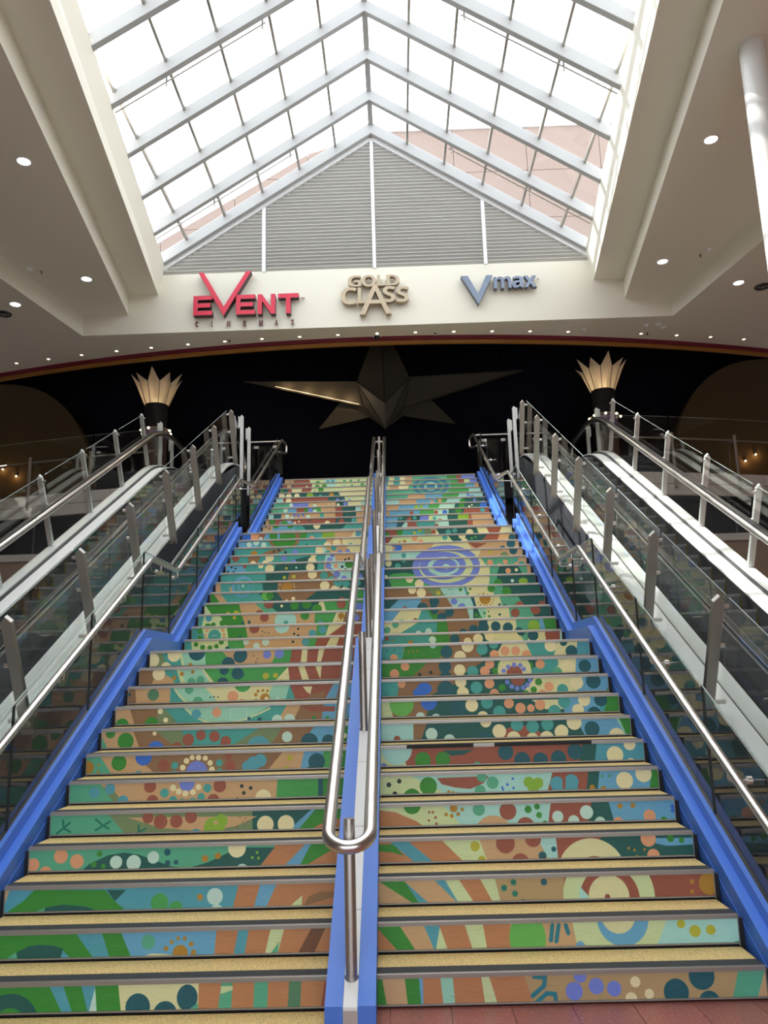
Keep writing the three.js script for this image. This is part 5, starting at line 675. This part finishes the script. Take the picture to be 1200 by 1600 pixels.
// little ceiling lights of the shops far inside the foyer
for (const [x, y, z] of [[-9.226, 6.868, -15.08], [-9.58, 7.06, -15.08], [9.316, 6.827, -15.08], [9.045, 6.671, -15.08]].map(([a, b, c]) => [a, b, c])) {
  const s = Math.sign(x), hi = s < 0 ? y > 7 : y > 6.7;
  const t = thing('wall_spot', `small warm spot light on the tan foyer wall, ${hi ? 'upper' : 'lower'} one on the ${s < 0 ? 'left' : 'right'}`, 'light', [x, y, z + 0.22]);
  mesh('fitting', cyl(0.03, 0.035, 0.02, 0.1), M.black, t); mesh('lamp', new THREE.SphereGeometry(0.022, 10, 8), M.lampWarm, t);
  const p = new THREE.PointLight(lin(1, 0.5, 0.2), 0.10, 0, 2); p.position.set(0, -0.02, 0.08); p.castShadow = true; t.add(p);
}

// ------------------------------------------------------------------ cinema signs
const font = await new FontLoader().loadAsync('fonts/droid/droid_sans_bold.typeface.json');
function letter(ch, x0, x1, y0, y1, depth, mats, parent, name = 'letter') {
  const g = new TextGeometry(ch, { font, size: 1, depth: 1, curveSegments: 8, bevelEnabled: false });
  g.computeBoundingBox(); const b = g.boundingBox;
  g.translate(-b.min.x, -b.min.y, 0).scale((x1 - x0) / (b.max.x - b.min.x), (y1 - y0) / (b.max.y - b.min.y), depth).translate(x0, y0, ZB + 0.03);
  g.computeVertexNormals(); return mesh(name, g, mats, parent);
}
{
  const red = [M.signRed, M.signSide];
  const t = thing('wall_sign', 'red block letter cinema sign with a tall letter V on the cream wall', 'sign');
  const blockE = (x0, x1, y0, y1, w) => facing([[x0, y0], [x1, y0], [x1, y0 + w], [x0 + w, y0 + w], [x0 + w, (y0 + y1 - w) / 2], [x1 - 0.04, (y0 + y1 - w) / 2], [x1 - 0.04, (y0 + y1 + w) / 2], [x0 + w, (y0 + y1 + w) / 2], [x0 + w, y1 - w], [x1, y1 - w], [x1, y1], [x0, y1]], ZB + 0.02, 0.13);
  mesh('letter', blockE(-3.67, -3.28, 8.935, 9.36, 0.092), red, t);
  mesh('tall_letter', facing([[-3.57, 9.86], [-3.465, 9.865], [-3.045, 9.10], [-2.595, 9.86], [-2.49, 9.86], [-3.045, 8.90]], ZB + 0.02, 0.15), red, t);
  mesh('letter', blockE(-2.80, -2.41, 8.925, 9.355, 0.092), red, t);
  mesh('letter', facing([[-2.36, 8.92], [-2.27, 8.92], [-2.27, 9.21], [-2.09, 8.92], [-2.0, 8.92], [-2.0, 9.35], [-2.09, 9.35], [-2.09, 9.07], [-2.27, 9.35], [-2.36, 9.35]], ZB + 0.02, 0.13), red, t);
  mesh('letter', facing([[-1.945, 9.35], [-1.525, 9.35], [-1.525, 9.255], [-1.69, 9.255], [-1.69, 8.915], [-1.785, 8.915], [-1.785, 9.255], [-1.945, 9.255]], ZB + 0.02, 0.13), red, t);
  [...'CINEMAS'].forEach((ch, k) => { const w = ch === 'I' ? 0.02 : ch === 'M' ? 0.075 : 0.06, x = -3.645 + 0.325 * k; letter(ch, x, x + w, 8.735 - 0.004 * k, 8.845 - 0.004 * k, 0.03, M.smallLetters, t, 'small_letter'); });
  letter('TM', -1.50, -1.42, 9.27, 9.31, 0.01, M.smallLetters, t, 'trade_mark');
}
{
  const t = thing('wall_sign', 'gold two-line letter sign in the middle of the cream wall', 'sign');
  [['G', -0.52, -0.25, 9.45, 9.70], ['O', -0.24, 0.05, 9.445, 9.70], ['L', 0.075, 0.245, 9.455, 9.69], ['D', 0.265, 0.53, 9.455, 9.69], ['C', -0.67, -0.34, 9.07, 9.44], ['L', -0.325, -0.14, 9.085, 9.43], ['S', 0.18, 0.44, 9.09, 9.44], ['S', 0.45, 0.715, 9.085, 9.43]].forEach(([c, ...r]) => letter(c, ...r, 0.11, M.gold, t));
  mesh('letter', facing([[0.0, 9.49], [0.06, 9.49], [0.345, 8.83], [0.24, 8.83], [0.145, 9.06], [-0.085, 9.06], [-0.18, 8.83], [-0.29, 8.83]], ZB + 0.03, 0.13, 0, [[[-0.05, 9.14], [0.11, 9.14], [0.03, 9.34]]]), M.gold, t);
}
{
  const t = thing('wall_sign', 'blue metallic letter sign with a pointed V on the right of the cream wall', 'sign'), bl = [M.signBlue, M.signBlueSide];
  mesh('pointed_letter', facing([[1.78, 9.6], [1.92, 9.6], [2.114, 9.20], [2.29, 9.6], [2.425, 9.6], [2.114, 8.97]], ZB + 0.02, 0.13), bl, t);
  letter('m', 2.44, 2.80, 9.31, 9.565, 0.11, bl, t); letter('a', 2.81, 3.04, 9.31, 9.565, 0.11, bl, t); letter('x', 3.05, 3.31, 9.315, 9.565, 0.11, bl, t);
  letter('TM', 3.33, 3.38, 9.52, 9.55, 0.01, M.signBlueSide, t, 'trade_mark');
}

// ------------------------------------------------------------------ ceiling fittings
const disc = (r, y0, y1, n = 24) => new THREE.CylinderGeometry(r, r, y1 - y0, n).translate(0, (y0 + y1) / 2, 0);
function downlight(x, y, z, r, I, label, group, mat) {
  const t = thing('downlight', label, 'downlight', [x, y, z], group);
  mesh('trim_ring', new THREE.TorusGeometry(r, r * 0.14, 6, 28).rotateX(Math.PI / 2), M.white, t);
  mesh('lens', disc(r * 0.92, -0.004, 0.01), mat, t);
  const p = new THREE.SpotLight(lin(1, 0.88, 0.7), I, 0, 1.0, 0.5, 2); p.position.set(0, -0.03, 0); p.castShadow = true; p.name = 'beam';
  p.target.position.set(0, -3, 0); t.add(p, p.target);
}
downlight(-4.878, MID, -5.6, 0.10, 6, 'round downlight nearest the top left corner, in the middle ceiling step', null, M.lampOn);
downlight(-5.305, MID, -9.05, 0.10, 6, 'round downlight in the left middle ceiling step near the red sign', null, M.lampOn);
downlight(-6.648, LOW, -9.13, 0.10, 6, 'round downlight in the lowest left ceiling at the picture edge', null, M.lampOn);
downlight(4.974, MID, -5.68, 0.10, 6, 'round downlight beside the white column, in the right middle ceiling step', null, M.lampOn);
downlight(5.394, MID, -9.15, 0.10, 6, 'round downlight in the right middle ceiling step near the blue sign', null, M.lampOn);
downlight(6.794, LOW, -9.26, 0.10, 6, 'round downlight in the lowest right ceiling beside the round vent', null, M.lampOn);
[-7.93, -7.15, -6.36, -5.55, -4.77, -3.96, -3.16, -2.37, -1.575, -0.775, 0.04, 0.834, 1.63, 2.43, 3.23, 4.04, 5.63, 6.43, 7.21, 8.0].forEach((x, k) => {
  const ord = ['first', 'second', 'third', 'fourth', 'fifth', 'sixth', 'seventh', 'eighth', 'ninth', 'tenth', 'eleventh', 'twelfth', 'thirteenth', 'fourteenth', 'fifteenth', 'sixteenth', 'seventeenth', 'eighteenth', 'nineteenth', 'twentieth'][k];
  downlight(x, LOW, archZ(x) + 0.16 + 0.003 * x * x, 0.035, 1.2, `${ord} small downlight from the left in the row under the sign wall`, 'small downlights in the curved soffit', M.lampWarm);
});
{
  const cam = thing('dome_camera', 'dark dome security camera under the gold sign', 'camera', [0.03, LOW, -10.98 - 0.1]);
  mesh('mount', disc(0.085, -0.02, 0), M.white, cam); mesh('dome', new THREE.SphereGeometry(0.065, 20, 12, 0, 6.2832, Math.PI / 2, Math.PI / 2).translate(0, -0.018, 0), M.darkGlass, cam);
  const fit = (name, label, cat, x, y, z, fn) => { const t = thing(name, label, cat, [x, y, z]); fn(t); };
  const spr = (t) => { mesh('rose', disc(0.03, -0.006, 0, 14), M.brushed, t); mesh('nozzle', cyl(0.006, 0.012, -0.05, 0, 0, 0, 8), M.black, t); mesh('deflector', disc(0.02, -0.056, -0.05, 12), M.brushed, t); };
  fit('sprinkler', 'sprinkler head in the left middle ceiling step', 'sprinkler', -6.0, MID, -8.72, spr);
  fit('sprinkler', 'sprinkler head in the right middle ceiling step', 'sprinkler', 6.02, MID, -8.95, spr);
  fit('sprinkler', 'sprinkler head left of the gold sign under the soffit', 'sprinkler', -3.05, LOW, -11.06, spr);
  fit('sprinkler', 'sprinkler head under the soffit between gold and blue signs', 'sprinkler', 1.25, LOW, -11.05, spr);
  fit('sprinkler', 'sprinkler head in the soffit right of the blue sign', 'sprinkler', 5.75, LOW, -11.4, spr);
  const det = (t) => { mesh('base', disc(0.06, -0.018, 0), M.white, t); mesh('sensor', cyl(0.025, 0.045, -0.05, -0.018), M.white, t); };
  fit('smoke_detector', 'white smoke detector left of the right-hand smoke detector cluster', 'detector', 4.35, LOW, -11.1, det);
  fit('smoke_detector', 'left white detector of the three in the right soffit', 'detector', 5.62, LOW, -11.0, det);
  fit('smoke_detector', 'middle white detector of the three in the right soffit', 'detector', 5.85, LOW, -10.95, det);
  fit('smoke_detector', 'right white detector of the three in the right soffit', 'detector', 6.0, LOW, -11.12, det);
  fit('smoke_detector', 'white smoke detector in the right middle ceiling step', 'detector', 6.1, MID, -8.75, det);
  fit('smoke_detector', 'white smoke detector in the left middle ceiling step', 'detector', -6.15, MID, -8.6, det);
  const vent = (t) => { mesh('rim', new THREE.TorusGeometry(0.13, 0.02, 8, 32).rotateX(Math.PI / 2), M.cladding, t); for (const r of [0.1, 0.07, 0.04]) mesh('louvre_ring', new THREE.CylinderGeometry(r, r + 0.02, 0.03, 28, 1, true).translate(0, -0.012, 0), M.cladding, t); mesh('throat', disc(0.12, 0.0, 0.008), M.black, t); };
  fit('ceiling_vent', 'round dark air vent in the lowest right ceiling', 'vent', 7.32, LOW, -9.45, vent);
  fit('ceiling_vent', 'round dark air vent in the lowest left ceiling at the picture edge', 'vent', -7.05, LOW, -9.5, vent);
}
{
  const t = thing('column', 'round white column rising to the ceiling on the right', 'column', [4.80, 0, -3.93]);
  mesh('shaft', cyl(0.15, 0.15, -0.01, MID, 0, 0, 32), M.column, t);
  mesh('ceiling_collar', disc(0.19, MID - 0.012, MID, 32), M.plaster, t);
}
renderer.render(scene, camera);
